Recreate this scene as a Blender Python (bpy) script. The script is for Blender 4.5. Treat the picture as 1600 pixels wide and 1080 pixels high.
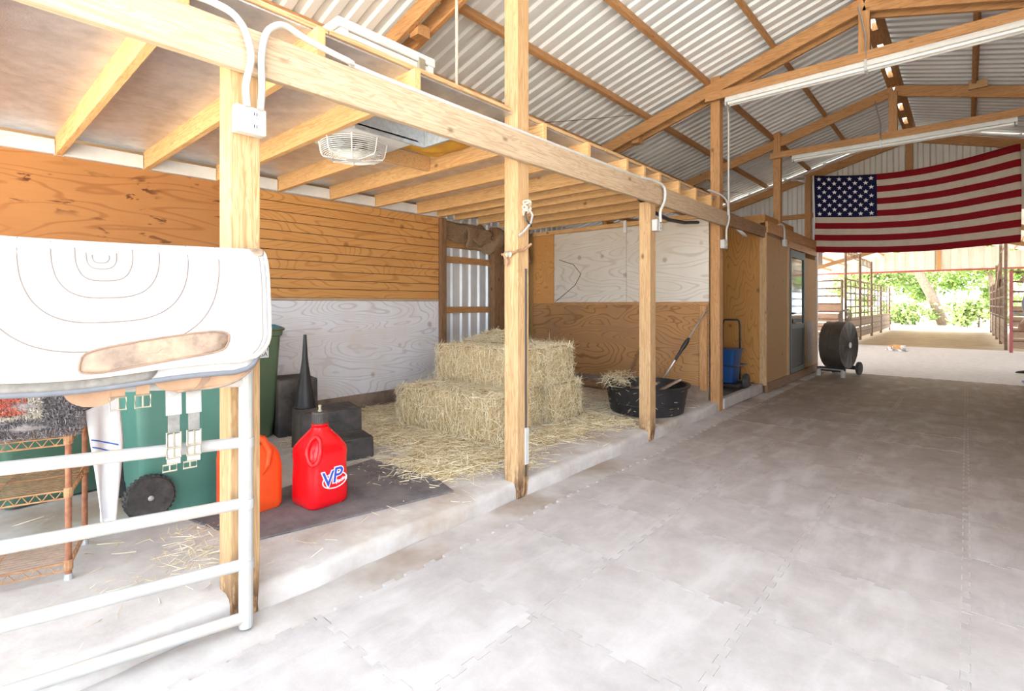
import bpy, bmesh, math, random
import numpy as np
from mathutils import Vector, Matrix
for _o in list(bpy.data.objects): bpy.data.objects.remove(_o)
rnd = random.Random(7)
SC = bpy.context.scene
C = SC.collection
R = math.radians

# ------------------------------------------------------------ camera, sky, sun, exposure
cam_d = bpy.data.cameras.new('camera'); cam = bpy.data.objects.new('camera', cam_d); C.objects.link(cam)
cam_d.sensor_width = 36; cam_d.lens = 18.0; cam_d.shift_y = -65/1600; cam_d.clip_start = .05; cam_d.clip_end = 300
cam.location = (0, 0, 1.25); cam.rotation_euler = (R(90), 0, R(41.589))
SC.camera = cam
W = bpy.data.worlds.new('world'); SC.world = W; W.use_nodes = True
_bg = W.node_tree.nodes['Background']; _bg.inputs[0].default_value = (.80, .90, 1.0, 1); _bg.inputs[1].default_value = 1.5
sun_d = bpy.data.lights.new('sun', 'SUN'); sun_d.energy = 8.0; sun_d.angle = R(1.0); sun_d.color = (1, .95, .86)
sun = bpy.data.objects.new('sun', sun_d); C.objects.link(sun); sun.location = (-10, 8, 20)
sun.rotation_euler = Vector((.60, -.12, -.79)).to_track_quat('-Z', 'Y').to_euler()
SC.view_settings.view_transform = 'Standard'; SC.view_settings.look = 'None'
SC.view_settings.gamma = 1; SC.view_settings.use_curve_mapping = False
SC.view_settings.exposure = 2.1

# ------------------------------------------------------------ materials
class N:
    def __init__(s, name):
        s.m = bpy.data.materials.new(name); s.m.use_nodes = True
        s.t = s.m.node_tree; s.b = s.t.nodes['Principled BSDF']
    def n(s, typ, **kw):
        x = s.t.nodes.new(typ)
        for k, v in kw.items():
            if k.startswith('i_'): x.inputs[k[2:].replace('_', ' ')].default_value = v
            else: setattr(x, k, v)
        return x
    def l(s, a, b): s.t.links.new(a, b)
    def ramp(s, src, stops):
        r = s.n('ShaderNodeValToRGB'); el = r.color_ramp.elements
        while len(el) < len(stops): el.new(.5)
        for e, (p, c) in zip(el, stops):
            e.position = p; e.color = (*c, 1) if len(c) == 3 else c
        s.l(src, r.inputs[0]); return r.outputs[0]
    def mix(s, f, a, b, blend='MIX'):
        x = s.n('ShaderNodeMix', data_type='RGBA', blend_type=blend)
        for sock, v in ((0, f), (6, a), (7, b)):
            if isinstance(v, (int, float)): x.inputs[sock].default_value = v
            elif isinstance(v, tuple): x.inputs[sock].default_value = (*v, 1) if len(v) == 3 else v
            else: s.l(v, x.inputs[sock])
        return x.outputs[2]
    def math(s, op, a, b=0.0):
        x = s.n('ShaderNodeMath', operation=op)
        for i, v in enumerate((a, b)):
            if isinstance(v, (int, float)): x.inputs[i].default_value = v
            else: s.l(v, x.inputs[i])
        return x.outputs[0]
    def coord(s, scale=(1, 1, 1), rand=True, out='Object'):
        tc = s.n('ShaderNodeTexCoord'); src = tc.outputs[out]
        if rand:
            oi = s.n('ShaderNodeObjectInfo'); vm = s.n('ShaderNodeVectorMath', operation='ADD')
            v2 = s.n('ShaderNodeVectorMath', operation='SCALE'); v2.inputs[0].default_value = (31, 47, 59)
            s.l(oi.outputs['Random'], v2.inputs['Scale']); s.l(src, vm.inputs[0]); s.l(v2.outputs[0], vm.inputs[1]); src = vm.outputs[0]
        mp = s.n('ShaderNodeMapping'); mp.inputs['Scale'].default_value = scale; s.l(src, mp.inputs[0]); return mp.outputs[0]
    def noise(s, co, scale=5, detail=4, rough=.55, dist=0.0):
        x = s.n('ShaderNodeTexNoise'); x.inputs['Scale'].default_value = scale; x.inputs['Detail'].default_value = detail
        x.inputs['Roughness'].default_value = rough; x.inputs['Distortion'].default_value = dist; s.l(co, x.inputs['Vector']); return x.outputs[0]
    def bump(s, h, strength=.3, dist=.01):
        x = s.n('ShaderNodeBump'); x.inputs['Strength'].default_value = strength; x.inputs['Distance'].default_value = dist
        s.l(h, x.inputs['Height']); s.l(x.outputs[0], s.b.inputs['Normal'])
    def out(s, col=None, rough=.6, metal=0.0, spec=.5):
        if col is not None:
            if isinstance(col, tuple): s.b.inputs['Base Color'].default_value = (*col, 1)
            else: s.l(col, s.b.inputs['Base Color'])
        s.b.inputs['Roughness'].default_value = rough; s.b.inputs['Metallic'].default_value = metal
        s.b.inputs['Specular IOR Level'].default_value = spec
        return s.m

def wood(name, light, dark, axis=2, knots=True, rough=.7, stain=None):
    k = N(name); sc = [9, 9, 9]; sc[axis] = .7
    co = k.coord(tuple(sc)); g = k.noise(co, 2.2, 3, .5, .5)
    sc2 = [70, 70, 70]; sc2[axis] = 2; fine = k.noise(k.coord(tuple(sc2)), 1.5, 2)
    rings = k.math('SINE', k.math('MULTIPLY', g, 70.0)); rings = k.math('MULTIPLY_ADD', rings, .5); k.t.nodes[-1].inputs[2].default_value = .5
    mid = tuple((a+b)/2 for a, b in zip(light, dark))
    col = k.ramp(rings, [(0, light), (.55, light), (.95, mid)])
    col = k.mix(k.math('MULTIPLY', k.ramp(fine, [(.42, (0, 0, 0)), (.72, (1, 1, 1))]), .55), col, dark)
    big = k.noise(k.coord((1.2, 1.2, 1.2)), 1.6, 3)
    col = k.mix(k.ramp(big, [(.4, (0, 0, 0)), (.75, (.6, .6, .6))]), col, mid)
    if knots:
        vs = [2.6, 2.6, 2.6]; vs[axis] = 1.5
        v = k.n('ShaderNodeTexVoronoi', feature='F1'); v.inputs['Scale'].default_value = 1.6; k.l(k.coord(tuple(vs)), v.inputs['Vector'])
        kn = k.ramp(v.outputs['Distance'], [(.03, (1, 1, 1)), (.085, (0, 0, 0))])
        col = k.mix(k.math('MULTIPLY', kn, .8), col, tuple(c*.35 for c in dark))
    if stain:
        st = k.noise(k.coord((1, 1, 1)), 2.0, 6, .7)
        col = k.mix(k.ramp(st, [(.52, (0, 0, 0)), (.68, (.8, .8, .8))]), col, stain)
    k.bump(k.math('ADD', rings, fine), .12, .003)
    return k.out(col, rough, spec=.3)

def plywood(name, light, dark, axis=1, lines=26, contrast=.8, blot=None, rough=.75, dashes=False, knotcol=None):
    k = N(name); sc = [1.6, 1.6, 1.6]; sc[axis] = .42
    g = k.noise(k.coord(tuple(sc)), 1.5, 2.2, .45, .35)
    r = k.math('SINE', k.math('MULTIPLY', g, lines*6.0))
    lin = k.ramp(r, [(.0, (0, 0, 0)), (.62, (.0, .0, .0)), (.97, (1, 1, 1))])
    sc2 = [60, 60, 60]; sc2[axis] = 2.5; fine = k.noise(k.coord(tuple(sc2)), 1.2, 2)
    col = k.mix(k.math('MULTIPLY', lin, contrast), light, dark)
    col = k.mix(k.math('MULTIPLY', fine, .3), col, dark)
    if blot:
        b = k.noise(k.coord((1, 1, 1)), 1.7, 5, .6)
        col = k.mix(k.ramp(b, [(.45, (0, 0, 0)), (.72, (.85, .85, .85))]), col, blot)
    v = k.n('ShaderNodeTexVoronoi', feature='F1'); v.inputs['Scale'].default_value = 2.4; k.l(k.coord((1, 1, 1)), v.inputs['Vector'])
    kn = k.ramp(v.outputs['Distance'], [(.05, (1, 1, 1)), (.1, (0, 0, 0))])
    col = k.mix(k.math('MULTIPLY', kn, .6), col, knotcol or tuple(c*.45 for c in dark))
    if dashes:
        ds = [16, 16, 16]; ds[axis] = 5
        d = k.noise(k.coord(tuple(ds)), 1.0, 3, .6, .5); zone = k.noise(k.coord((1.1, 1.1, 1.1)), 2.2, 2)
        col = k.mix(k.math('MULTIPLY', k.ramp(d, [(.60, (0, 0, 0)), (.64, (1, 1, 1))]), k.ramp(zone, [(.42, (0, 0, 0)), (.56, (.9, .9, .9))])), col, (.10, .028, .012))
    k.bump(fine, .1, .002)
    return k.out(col, rough, spec=.3)

def speck(name, c1, c2, scale=6, rough=.6, metal=0.0, bump=.0, bs=60, spec=.5, c3=None, s3=1.5):
    k = N(name); a = k.noise(k.coord(), scale, 6, .65)
    col = k.ramp(a, [(.35, c1), (.68, c2)])
    if c3:
        b = k.noise(k.coord(), s3, 4, .6); col = k.mix(k.ramp(b, [(.5, (0, 0, 0)), (.66, (.8, .8, .8))]), col, c3)
    if bump: k.bump(k.noise(k.coord(), bs, 3), bump, .004)
    return k.out(col, rough, metal, spec)

def plain(name, c, rough=.5, metal=0.0, spec=.5):
    d = tuple(x*.88 for x in c)
    return speck(name, c, d, 9, rough, metal, 0, spec=spec)

M = {}
PINE = ((.56, .375, .20), (.33, .16, .06))
AGED = ((.55, .30, .13), (.26, .11, .038))
for i, ax in enumerate('xyz'):
    M['pine_'+ax] = wood('pine_'+ax, *PINE, axis=i)
    M['aged_'+ax] = wood('aged_'+ax, *AGED, axis=i, rough=.65)
    M['old_'+ax] = wood('old_'+ax, (.30, .17, .09), (.10, .05, .025), axis=i)
M['joist'] = wood('joist_pine', (.74, .46, .215), (.46, .22, .07), axis=0)
M['bleached'] = wood('bleached_pine', (.54, .41, .285), (.33, .215, .125), axis=1)
M['ply_stained'] = plywood('ply_stained', (.49, .225, .078), (.30, .11, .033), 1, 22, .6, (.41, .17, .055), dashes=True)
M['ply_plank'] = plywood('ply_plank', (.66, .34, .115), (.40, .16, .042), 1, 30, .6, (.56, .26, .08))
M['ply_white_y'] = plywood('ply_white_y', (.80, .80, .84), (.50, .45, .47), 1, 34, .6, (.68, .62, .58), knotcol=(.35, .22, .12))
M['ply_white_x'] = plywood('ply_white_x', (.72, .67, .60), (.46, .38, .30), 0, 22, .55, (.62, .54, .44), knotcol=(.3, .2, .12))
M['ply_brown'] = plywood('ply_brown', (.46, .25, .105), (.22, .095, .035), 0, 34, .7, (.32, .175, .10))
M['ply_orange'] = plywood('ply_orange', (.48, .24, .07), (.28, .11, .025), 2, 34, .6, (.40, .19, .06))
M['ply_tan'] = plywood('ply_tan', (.45, .265, .105), (.31, .165, .06), 2, 40, .35, None)
M['dirty_base'] = speck('dirty_base', (.16, .11, .085), (.33, .24, .18), 4, .85, bump=.3)
M['paint_white'] = speck('paint_white', (.82, .81, .80), (.70, .68, .66), 4, .6)
M['box_white'] = speck('box_white', (.58, .57, .54), (.48, .46, .43), 5, .7)
M['foil'] = speck('foil', (.69, .70, .74), (.52, .52, .55), 9, .36, .75, .5, 130, c3=(.75, .76, .8), s3=5)
M['galv'] = speck('galvanised', (.72, .75, .77), (.52, .56, .6), 30, .4, .7, .1, 60)
M['roof_metal'] = speck('roof_metal', (.84, .88, .91), (.73, .77, .80), 1.2, .45, .12, .05, 20)
M['siding'] = speck('siding_metal', (.74, .73, .69), (.62, .60, .55), 1.0, .5, .2)
M['siding_dull'] = speck('siding_dull', (.80, .83, .87), (.66, .69, .73), 2.0, .45, .3)
def concrete():
    k = N('concrete'); a = k.noise(k.coord(rand=False), 3.0, 8, .7); b = k.noise(k.coord(rand=False), .9, 5, .65)
    col = k.ramp(a, [(.3, (.40, .355, .335)), (.7, (.62, .585, .56))])
    col = k.mix(k.ramp(b, [(.5, (0, 0, 0)), (.66, (.75, .75, .75))]), col, (.34, .25, .17))
    k.bump(k.noise(k.coord(rand=False), 40, 6), .25, .004); return k.out(col, .85, spec=.25)
M['concrete'] = concrete()
M['aisle'] = speck('aisle_dust', (.42, .38, .36), (.57, .53, .51), 3, .85, bump=.2, c3=(.28, .20, .14), s3=1.2)
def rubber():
    # brown rubber; pale dust and stronger near daylight are painted in, fading along the aisle
    k = N('dusty_daylit_rubber'); co = k.coord(out='Object'); a = k.noise(co, 5, 8, .7)
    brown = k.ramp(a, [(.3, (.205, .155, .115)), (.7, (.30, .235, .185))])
    dust = k.ramp(a, [(.3, (.37, .335, .325)), (.7, (.50, .465, .455))])  # pale tone covers both dust and the brighter daylight near the entrance
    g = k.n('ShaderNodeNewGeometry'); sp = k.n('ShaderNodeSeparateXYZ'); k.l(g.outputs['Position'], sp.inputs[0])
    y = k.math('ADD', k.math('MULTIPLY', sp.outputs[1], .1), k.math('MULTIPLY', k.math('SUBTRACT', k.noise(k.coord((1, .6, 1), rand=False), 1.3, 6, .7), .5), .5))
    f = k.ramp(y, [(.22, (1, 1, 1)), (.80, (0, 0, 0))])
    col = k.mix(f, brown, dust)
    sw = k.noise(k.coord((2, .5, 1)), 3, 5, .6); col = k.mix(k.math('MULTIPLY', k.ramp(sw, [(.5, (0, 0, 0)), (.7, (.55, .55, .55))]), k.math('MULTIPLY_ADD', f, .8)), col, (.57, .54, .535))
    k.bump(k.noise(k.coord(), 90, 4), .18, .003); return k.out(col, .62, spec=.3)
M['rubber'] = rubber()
M['dust'] = speck('pale_dust', (.62, .565, .53), (.50, .44, .40), 6, .9)
M['brick_floor'] = speck('far_floor', (.54, .49, .47), (.66, .61, .59), 8, .8, bump=.3)
M['dirt'] = speck('dirt', (.36, .27, .16), (.48, .37, .24), 2, .95, bump=.4)
M['yard'] = speck('yard', (.62, .56, .46), (.74, .68, .58), .6, .95)
def hay(name, a, b, c):
    k = N(name); g = k.n('ShaderNodeNewGeometry'); col = k.ramp(g.outputs['Random Per Island'], [(0, a), (.5, b), (1, c)])
    k.b.inputs['Subsurface Weight'].default_value = 0
    return k.out(col, .7, spec=.3)
M['straw'] = hay('straw', (.58, .45, .25), (.84, .71, .47), (.92, .85, .66))
M['hay_body'] = speck('hay_body', (.33, .235, .11), (.64, .50, .28), 55, .9, bump=.8, bs=90)
M['white_pipe'] = speck('white_pipe', (.47, .468, .46), (.40, .39, .375), 5, .4, c3=(.52, .44, .36), s3=9)
M['pvc'] = plain('white_pvc', (.56, .555, .53), .4)
M['rust'] = speck('rust', (.42, .19, .10), (.24, .085, .05), 22, .8, .2, .3, 80)
M['rustwire'] = speck('rust_wire', (.52, .30, .15), (.30, .13, .06), 30, .75, .2)
M['bin_teal'] = speck('bin_teal', (.075, .215, .175), (.095, .25, .205), 3, .45)
M['bin_dark'] = speck('bin_dark', (.05, .12, .08), (.075, .155, .11), 3, .5)
M['bin_olive'] = speck('bin_olive', (.085, .13, .075), (.12, .17, .10), 3, .4)
M['blue'] = plain('blue_plastic', (.012, .07, .23), .4)
M['blue_lid'] = plain('blue_lid', (.03, .24, .38), .4)
M['black'] = speck('black_plastic', (.016, .015, .016), (.03, .028, .028), 7, .5)
M['black_dusty'] = speck('black_dusty', (.02, .019, .02), (.07, .06, .055), 6, .65, c3=(.14, .12, .10), s3=2.5)
M['tyre'] = speck('tyre', (.03, .029, .03), (.085, .078, .075), 14, .8, bump=.3)
M['hub'] = plain('hub_grey', (.55, .55, .55), .4, .5)
M['red'] = plain('red_plastic', (.78, .006, .012), .22)
M['orange'] = plain('orange_plastic', (.80, .085, .015), .3)
M['chrome'] = plain('brushed_metal', (.72, .72, .72), .3, .9)
M['brass'] = plain('brass', (.42, .38, .29), .4, .6)
M['alu'] = plain('aluminium', (.78, .77, .76), .32, .8)
M['felt'] = speck('white_felt', (.44, .438, .44), (.395, .39, .39), 12, .95, bump=.25, bs=140, spec=.1)
M['felt_edge'] = speck('felt_edge', (.70, .65, .58), (.48, .42, .36), 60, .95, bump=.6, bs=160, spec=.1)
M['stitch'] = plain('stitching', (.22, .18, .16), .9)
M['leather'] = speck('tan_leather', (.42, .26, .155), (.29, .155, .085), 7, .55, bump=.15)
M['leather_worn'] = speck('worn_leather', (.33, .235, .17), (.14, .10, .078), 11, .6, bump=.25, c3=(.42, .29, .20), s3=14)
M['leather_dark'] = speck('dark_leather', (.20, .12, .08), (.33, .21, .14), 12, .6)
M['grey_felt'] = speck('grey_felt', (.17, .16, .15), (.28, .265, .245), 20, .95, spec=.1)
M['grey_trim'] = speck('grey_trim', (.13, .14, .165), (.18, .19, .215), 12, .7)
M['webbing'] = speck('webbing', (.44, .42, .40), (.34, .31, .29), 40, .9)
M['rug_grey'] = hay('rug_grey', (.09, .08, .085), (.19, .17, .18), (.36, .33, .34))
M['rug_body'] = speck('rug_body', (.17, .15, .15), (.30, .27, .27), 60, .95)
M['rug_red'] = hay('rug_red', (.42, .06, .035), (.55, .13, .08), (.60, .26, .18))
M['rug_cream'] = hay('rug_cream', (.42, .37, .30), (.52, .47, .40), (.60, .56, .50))
M['towel'] = speck('towel', (.80, .80, .82), (.72, .72, .75), 10, .95, bump=.2)
M['stripe'] = plain('blue_stripe', (.05, .12, .48), .9)
M['flag_red'] = plain('flag_red', (.26, .012, .018), .9, spec=.1)
M['flag_white'] = plain('flag_white', (.62, .53, .415), .9, spec=.1)
M['flag_blue'] = plain('flag_blue', (.016, .016, .055), .9, spec=.1)
M['enamel'] = plain('white_enamel', (.85, .84, .81), .35)
M['tube'] = plain('lamp_tube', (.88, .89, .87), .2)
M['fan_brown'] = speck('fan_brown', (.085, .068, .05), (.13, .105, .08), 5, .5, .2)
M['corral'] = speck('corral_paint', (.19, .12, .07), (.11, .05, .035), 12, .6, .1)
M['corral_red'] = speck('corral_red', (.36, .07, .08), (.26, .06, .06), 12, .6)
M['corral_green'] = speck('corral_green', (.12, .24, .22), (.2, .2, .16), 12, .6)
M['boards'] = wood('corral_boards', (.38, .25, .17), (.22, .13, .085), axis=0)
M['boards_y'] = wood('corral_boards_y', (.36, .24, .16), (.2, .115, .07), axis=1)
M['burlap'] = speck('burlap', (.34, .23, .145), (.23, .145, .085), 45, .95, bump=.5, bs=150)
M['rope'] = speck('rope', (.62, .53, .42), (.42, .33, .24), 60, .9, bump=.6, bs=120)
M['foam'] = speck('amber_foam', (.72, .37, .04), (.55, .25, .03), 6, .7, bump=.4, bs=30)
M['darkmat'] = speck('dark_mat', (.10, .09, .095), (.19, .17, .17), 7, .8, bump=.2)
M['doorgreen'] = plain('door_grey_green', (.075, .09, .075), .6)
M['doorgrey'] = plain('door_grey', (.075, .07, .065), .7)
M['bark'] = speck('bark', (.30, .22, .16), (.18, .12, .085), 8, .9, bump=.5)
M['leaf'] = hay('leaf', (.10, .19, .035), (.19, .30, .06), (.36, .44, .13))
M['leaf2'] = hay('leaf_pale', (.18, .28, .07), (.30, .40, .14), (.5, .54, .26))
M['fur_orange'] = speck('fur_orange', (.52, .25, .09), (.66, .38, .17), 14, .95, spec=.1)
M['fur_white'] = plain('fur_white', (.80, .77, .74), .95, spec=.1)
M['skin'] = plain('skin', (.58, .36, .26), .5)
M['denim'] = speck('dark_trousers', (.02, .02, .028), (.035, .035, .05), 20, .9)
M['shirt'] = speck('grey_shirt', (.16, .16, .18), (.22, .22, .24), 20, .9)
def glass():
    k = N('pane_glass'); k.b.inputs['Transmission Weight'].default_value = 0
    return k.out((.10, .12, .115), .06, 0, 1.0)
M['glass'] = glass()
def ridge():
    k = N('ridge_cap'); k.b.inputs['Base Color'].default_value = (.85, .88, .88, 1); t = k.n('ShaderNodeBsdfTranslucent'); t.inputs[0].default_value = (.85, .9, .9, 1)
    mx = k.n('ShaderNodeMixShader'); mx.inputs[0].default_value = .6; o = k.t.nodes['Material Output']; k.l(k.b.outputs[0], mx.inputs[1]); k.l(t.outputs[0], mx.inputs[2]); k.l(mx.outputs[0], o.inputs[0]); return k.m
M['light_gap'] = ridge()
M['label_white'] = plain('label_white', (.85, .85, .85), .5)
M['ink'] = plain('ink', (.05, .05, .09), .6)
M['logo_blue'] = plain('logo_blue', (.035, .075, .50), .3)
M['logo_white'] = plain('logo_white', (.88, .87, .88), .3)
M['fur_pink'] = plain('nose_pink', (.6, .3, .28), .7)

# ------------------------------------------------------------ geometry helpers
class MB:
    def __init__(s): s.v = []; s.f = []; s.mi = []
    def add(s, vs, fs, mi=0):
        o = len(s.v); s.v.extend([tuple(p) for p in vs]); s.f.extend([tuple(i+o for i in f) for f in fs]); s.mi.extend([mi]*len(fs)); return s
    def box(s, x0, x1, y0, y1, z0, z1, mi=0):
        return s.add([(x0,y0,z0),(x1,y0,z0),(x1,y1,z0),(x0,y1,z0),(x0,y0,z1),(x1,y0,z1),(x1,y1,z1),(x0,y1,z1)],
            [(0,3,2,1),(4,5,6,7),(0,1,5,4),(1,2,6,5),(2,3,7,6),(3,0,4,7)], mi)
    def beam(s, p0, p1, w, h, up=(0,0,1), mi=0):
        p0 = Vector(p0); p1 = Vector(p1); d = (p1-p0).normalized(); u = Vector(up); sd = d.cross(u).normalized(); u = sd.cross(d).normalized()
        vs = [p + sd*a*w/2 + u*b*h/2 for p in (p0, p1) for a, b in ((-1,-1),(1,-1),(1,1),(-1,1))]
        return s.add(vs, [(3,2,1,0),(4,5,6,7),(0,1,5,4),(1,2,6,5),(2,3,7,6),(3,0,4,7)], mi)
    def cyl(s, p0, p1, r0, r1=None, n=12, mi=0):
        return s.tube([p0, p1], [r0, r0 if r1 is None else r1], n, mi=mi)
    def tube(s, pts, r, n=8, closed=False, mi=0):
        P = [Vector(p) for p in pts]; m = len(P); rr = r if isinstance(r, (list, tuple)) else [r]*m
        rings = []; ref = None
        for i in range(m):
            if closed: d = P[(i+1) % m]-P[i-1]
            else: d = P[min(i+1, m-1)]-P[max(i-1, 0)]
            d = d.normalized() if d.length > 1e-9 else Vector((0,0,1))
            if ref is None: ref = Vector((0,0,1)) if abs(d.z) < .9 else Vector((1,0,0))
            a = d.cross(ref).normalized(); b = a.cross(d).normalized(); ref = b
            rings.append([P[i]+(a*math.cos(2*math.pi*j/n)+b*math.sin(2*math.pi*j/n))*rr[i] for j in range(n)])
        vs = [p for q in rings for p in q]; fs = []
        for i in range(m if closed else m-1):
            k = (i+1) % m
            for j in range(n): fs.append((i*n+j, i*n+(j+1) % n, k*n+(j+1) % n, k*n+j))
        if not closed: fs.append(tuple(range(n-1, -1, -1))); fs.append(tuple(range((m-1)*n, m*n)))
        return s.add(vs, fs, mi)
    def lathe(s, prof, n=24, c=(0,0,0), axis='z', mi=0, sx=1, sy=1):
        vs = []; fs = []
        for r, z in prof:
            for j in range(n):
                a = 2*math.pi*j/n; x, y = r*math.cos(a)*sx, r*math.sin(a)*sy
                q = (x, y, z) if axis == 'z' else ((z, x, y) if axis == 'x' else (y, z, x))
                vs.append((q[0]+c[0], q[1]+c[1], q[2]+c[2]))
        for i in range(len(prof)-1):
            for j in range(n): fs.append((i*n+j, i*n+(j+1) % n, (i+1)*n+(j+1) % n, (i+1)*n+j))
        if prof[0][0] > 1e-6: fs.append(tuple(range(n-1, -1, -1)))
        if prof[-1][0] > 1e-6: fs.append(tuple(range((len(prof)-1)*n, len(prof)*n)))
        return s.add(vs, fs, mi)
    def prism(s, poly, fn, t0, t1, mi=0):
        n = len(poly); vs = [fn(a, b, t0) for a, b in poly]+[fn(a, b, t1) for a, b in poly]
        fs = [tuple(range(n-1, -1, -1)), tuple(range(n, 2*n))]+[(i, (i+1) % n, n+(i+1) % n, n+i) for i in range(n)]
        return s.add(vs, fs, mi)
    def grid(s, fn, nu, nv, mi=0, thick=None):
        vs = [fn(i/nu, j/nv) for j in range(nv+1) for i in range(nu+1)]
        fs = [(j*(nu+1)+i, j*(nu+1)+i+1, (j+1)*(nu+1)+i+1, (j+1)*(nu+1)+i) for j in range(nv) for i in range(nu)]
        return s.add(vs, fs, mi)
    def loft(s, rings, cap=True, mi=0):
        n = len(rings[0]); vs = [p for r in rings for p in r]; fs = []
        for i in range(len(rings)-1):
            for j in range(n): fs.append((i*n+j, i*n+(j+1) % n, (i+1)*n+(j+1) % n, (i+1)*n+j))
        if cap: fs.append(tuple(range(n-1, -1, -1))); fs.append(tuple(range((len(rings)-1)*n, len(rings)*n)))
        return s.add(vs, fs, mi)
    def build(s, name, mat, parent=None, local=False, smooth=False, bevel=0, solid=0, sub=0, kind=None, o=None):
        V = np.array(s.v, dtype=float)
        base = np.zeros(3)
        if parent is not None and not local: base = np.array(parent['_w'])
        if o is None:
            lo, hi = V.min(0), V.max(0); org = (lo+hi)/2; org[2] = lo[2] if parent is None else org[2]
        else: org = np.array(o, float)
        me = bpy.data.meshes.new(name); me.from_pydata((V-org).tolist(), [], s.f)
        mats = mat if isinstance(mat, list) else [mat]
        for m in mats: me.materials.append(M[m] if isinstance(m, str) else m)
        if len(mats) > 1: me.polygons.foreach_set('material_index', s.mi)
        if smooth: me.polygons.foreach_set('use_smooth', [True]*len(s.f))
        me.update()
        ob = bpy.data.objects.new(name, me); C.objects.link(ob)
        ob.location = org-base
        if parent is not None: ob.parent = parent
        ob['_w'] = [float(q) for q in org]
        LAST[0] = ob
        if kind: ob['kind'] = kind
        if solid:
            md = ob.modifiers.new('thickness', 'SOLIDIFY'); md.thickness = solid; md.offset = 0
        if bevel:
            md = ob.modifiers.new('edges', 'BEVEL'); md.width = bevel; md.segments = 2; md.limit_method = 'ANGLE'
        if sub:
            md = ob.modifiers.new('smoothing', 'SUBSURF'); md.levels = sub; md.render_levels = sub
        return ob
LAST = [None]
def _last(): return LAST[0]
def smooth_by(o, ang=40):
    for p in o.data.polygons: p.use_smooth = True
    try: o.data.set_sharp_from_angle(angle=R(ang))
    except Exception: pass
    return o
def thing(name, label, cat, loc=(0,0,0), rz=0.0, group=None, kind=None):
    o = bpy.data.objects.new(name, None); C.objects.link(o); o.location = loc; o.rotation_euler = (0, 0, rz)
    o.empty_display_size = .1; o['_w'] = [float(q) for q in loc]
    if label: o['label'] = label
    if cat: o['category'] = cat
    if group: o['group'] = group
    if kind: o['kind'] = kind
    return o
def tag(o, label, cat=None, group=None, kind=None):
    o['label'] = label
    if cat: o['category'] = cat
    if group: o['group'] = group
    if kind: o['kind'] = kind
    return o
def struct(name, label):
    return thing(name, label, None, kind='structure')
def copy_of(o, loc=None, rot=None, parent=None, name=None):
    c = o.copy(); C.objects.link(c)
    if name: c.name = name
    if parent is not None: c.parent = parent
    if loc is not None: c.location = loc
    if rot is not None: c.rotation_euler = rot
    return c
def copy_tree(o, loc, rot=None, label=None):
    r = copy_of(o, loc, rot)
    r['_w'] = [float(q) for q in loc]
    if label: r['label'] = label
    for ch in o.children:
        c = copy_of(ch, parent=r)
        for g in ch.children: copy_of(g, parent=c)
    return r
def arc(c, r, a0, a1, n, f): return [f(c[0]+r*math.cos(R(a0+(a1-a0)*i/n)), c[1]+r*math.sin(R(a0+(a1-a0)*i/n))) for i in range(n+1)]
def rrect(w, d, r, n=4):
    out = []
    for cx, cy, a in ((w/2-r, d/2-r, 0), (-w/2+r, d/2-r, 90), (-w/2+r, -d/2+r, 180), (w/2-r, -d/2+r, 270)):
        for i in range(n+1): out.append((cx+r*math.cos(R(a+90*i/n)), cy+r*math.sin(R(a+90*i/n))))
    return out
def text_part(body, size, mat, parent, loc, rot, name='lettering', extrude=.0008, shear=0.0, bold=0.0):
    cu = bpy.data.curves.new(name, 'FONT'); cu.body = body; cu.size = size; cu.extrude = extrude; cu.align_x = 'CENTER'; cu.align_y = 'CENTER'
    cu.shear = shear; cu.offset = bold; cu.space_line = .85
    t = bpy.data.objects.new(name, cu); C.objects.link(t)
    dg = bpy.context.evaluated_depsgraph_get(); me = bpy.data.meshes.new_from_object(t.evaluated_get(dg))
    bpy.data.objects.remove(t); me.name = name; me.materials.clear(); me.materials.append(M[mat])
    ob = bpy.data.objects.new(name, me); C.objects.link(ob); ob.parent = parent; ob.rotation_euler = rot
    ob.location = Vector(loc)-(Vector(parent['_w']) if parent.type == 'MESH' else Vector((0, 0, 0)))
    ob['_w'] = [0.0, 0, 0]
    return ob
NPR = np.random.RandomState(11)
def strands(name, cen, dr, ln, wd, mat, parent=None, kind='stuff', bend=.15, local=False, org=None):
    n = len(cen); dr = dr/np.linalg.norm(dr, axis=1, keepdims=True)
    rv = NPR.normal(size=(n, 3)); sd = np.cross(dr, rv); sd /= np.linalg.norm(sd, axis=1, keepdims=True); up = np.cross(sd, dr)
    L = ln[:, None]/2; b = (NPR.normal(size=(n, 1))*bend)*L
    p0 = cen-dr*L-up*b; p1 = cen+up*b*.6; p2 = cen+dr*L-up*b; w = wd[:, None]/2
    V = np.stack([p0-sd*w, p0+sd*w, p1-sd*w, p1+sd*w, p2-sd*w*.4, p2+sd*w*.4], 1).reshape(-1, 3)
    i = np.arange(n)*6
    F = np.concatenate([np.stack([i, i+1, i+3, i+2], 1), np.stack([i+2, i+3, i+5, i+4], 1)])
    base = np.zeros(3)
    if parent is not None and not local: base = np.array(parent['_w'])
    if org is None: org = np.array([(V[:, 0].min()+V[:, 0].max())/2, (V[:, 1].min()+V[:, 1].max())/2, V[:, 2].min()]) if parent is None else np.array(base if not local else (0, 0, 0))
    me = bpy.data.meshes.new(name); me.from_pydata((V-org).tolist(), [], F.tolist()); me.materials.append(M[mat]); me.update()
    o = bpy.data.objects.new(name, me); C.objects.link(o); o.location = np.array(org)-base
    if parent is not None: o.parent = parent
    o['_w'] = [float(q) for q in org]
    if kind: o['kind'] = kind
    return o

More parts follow.
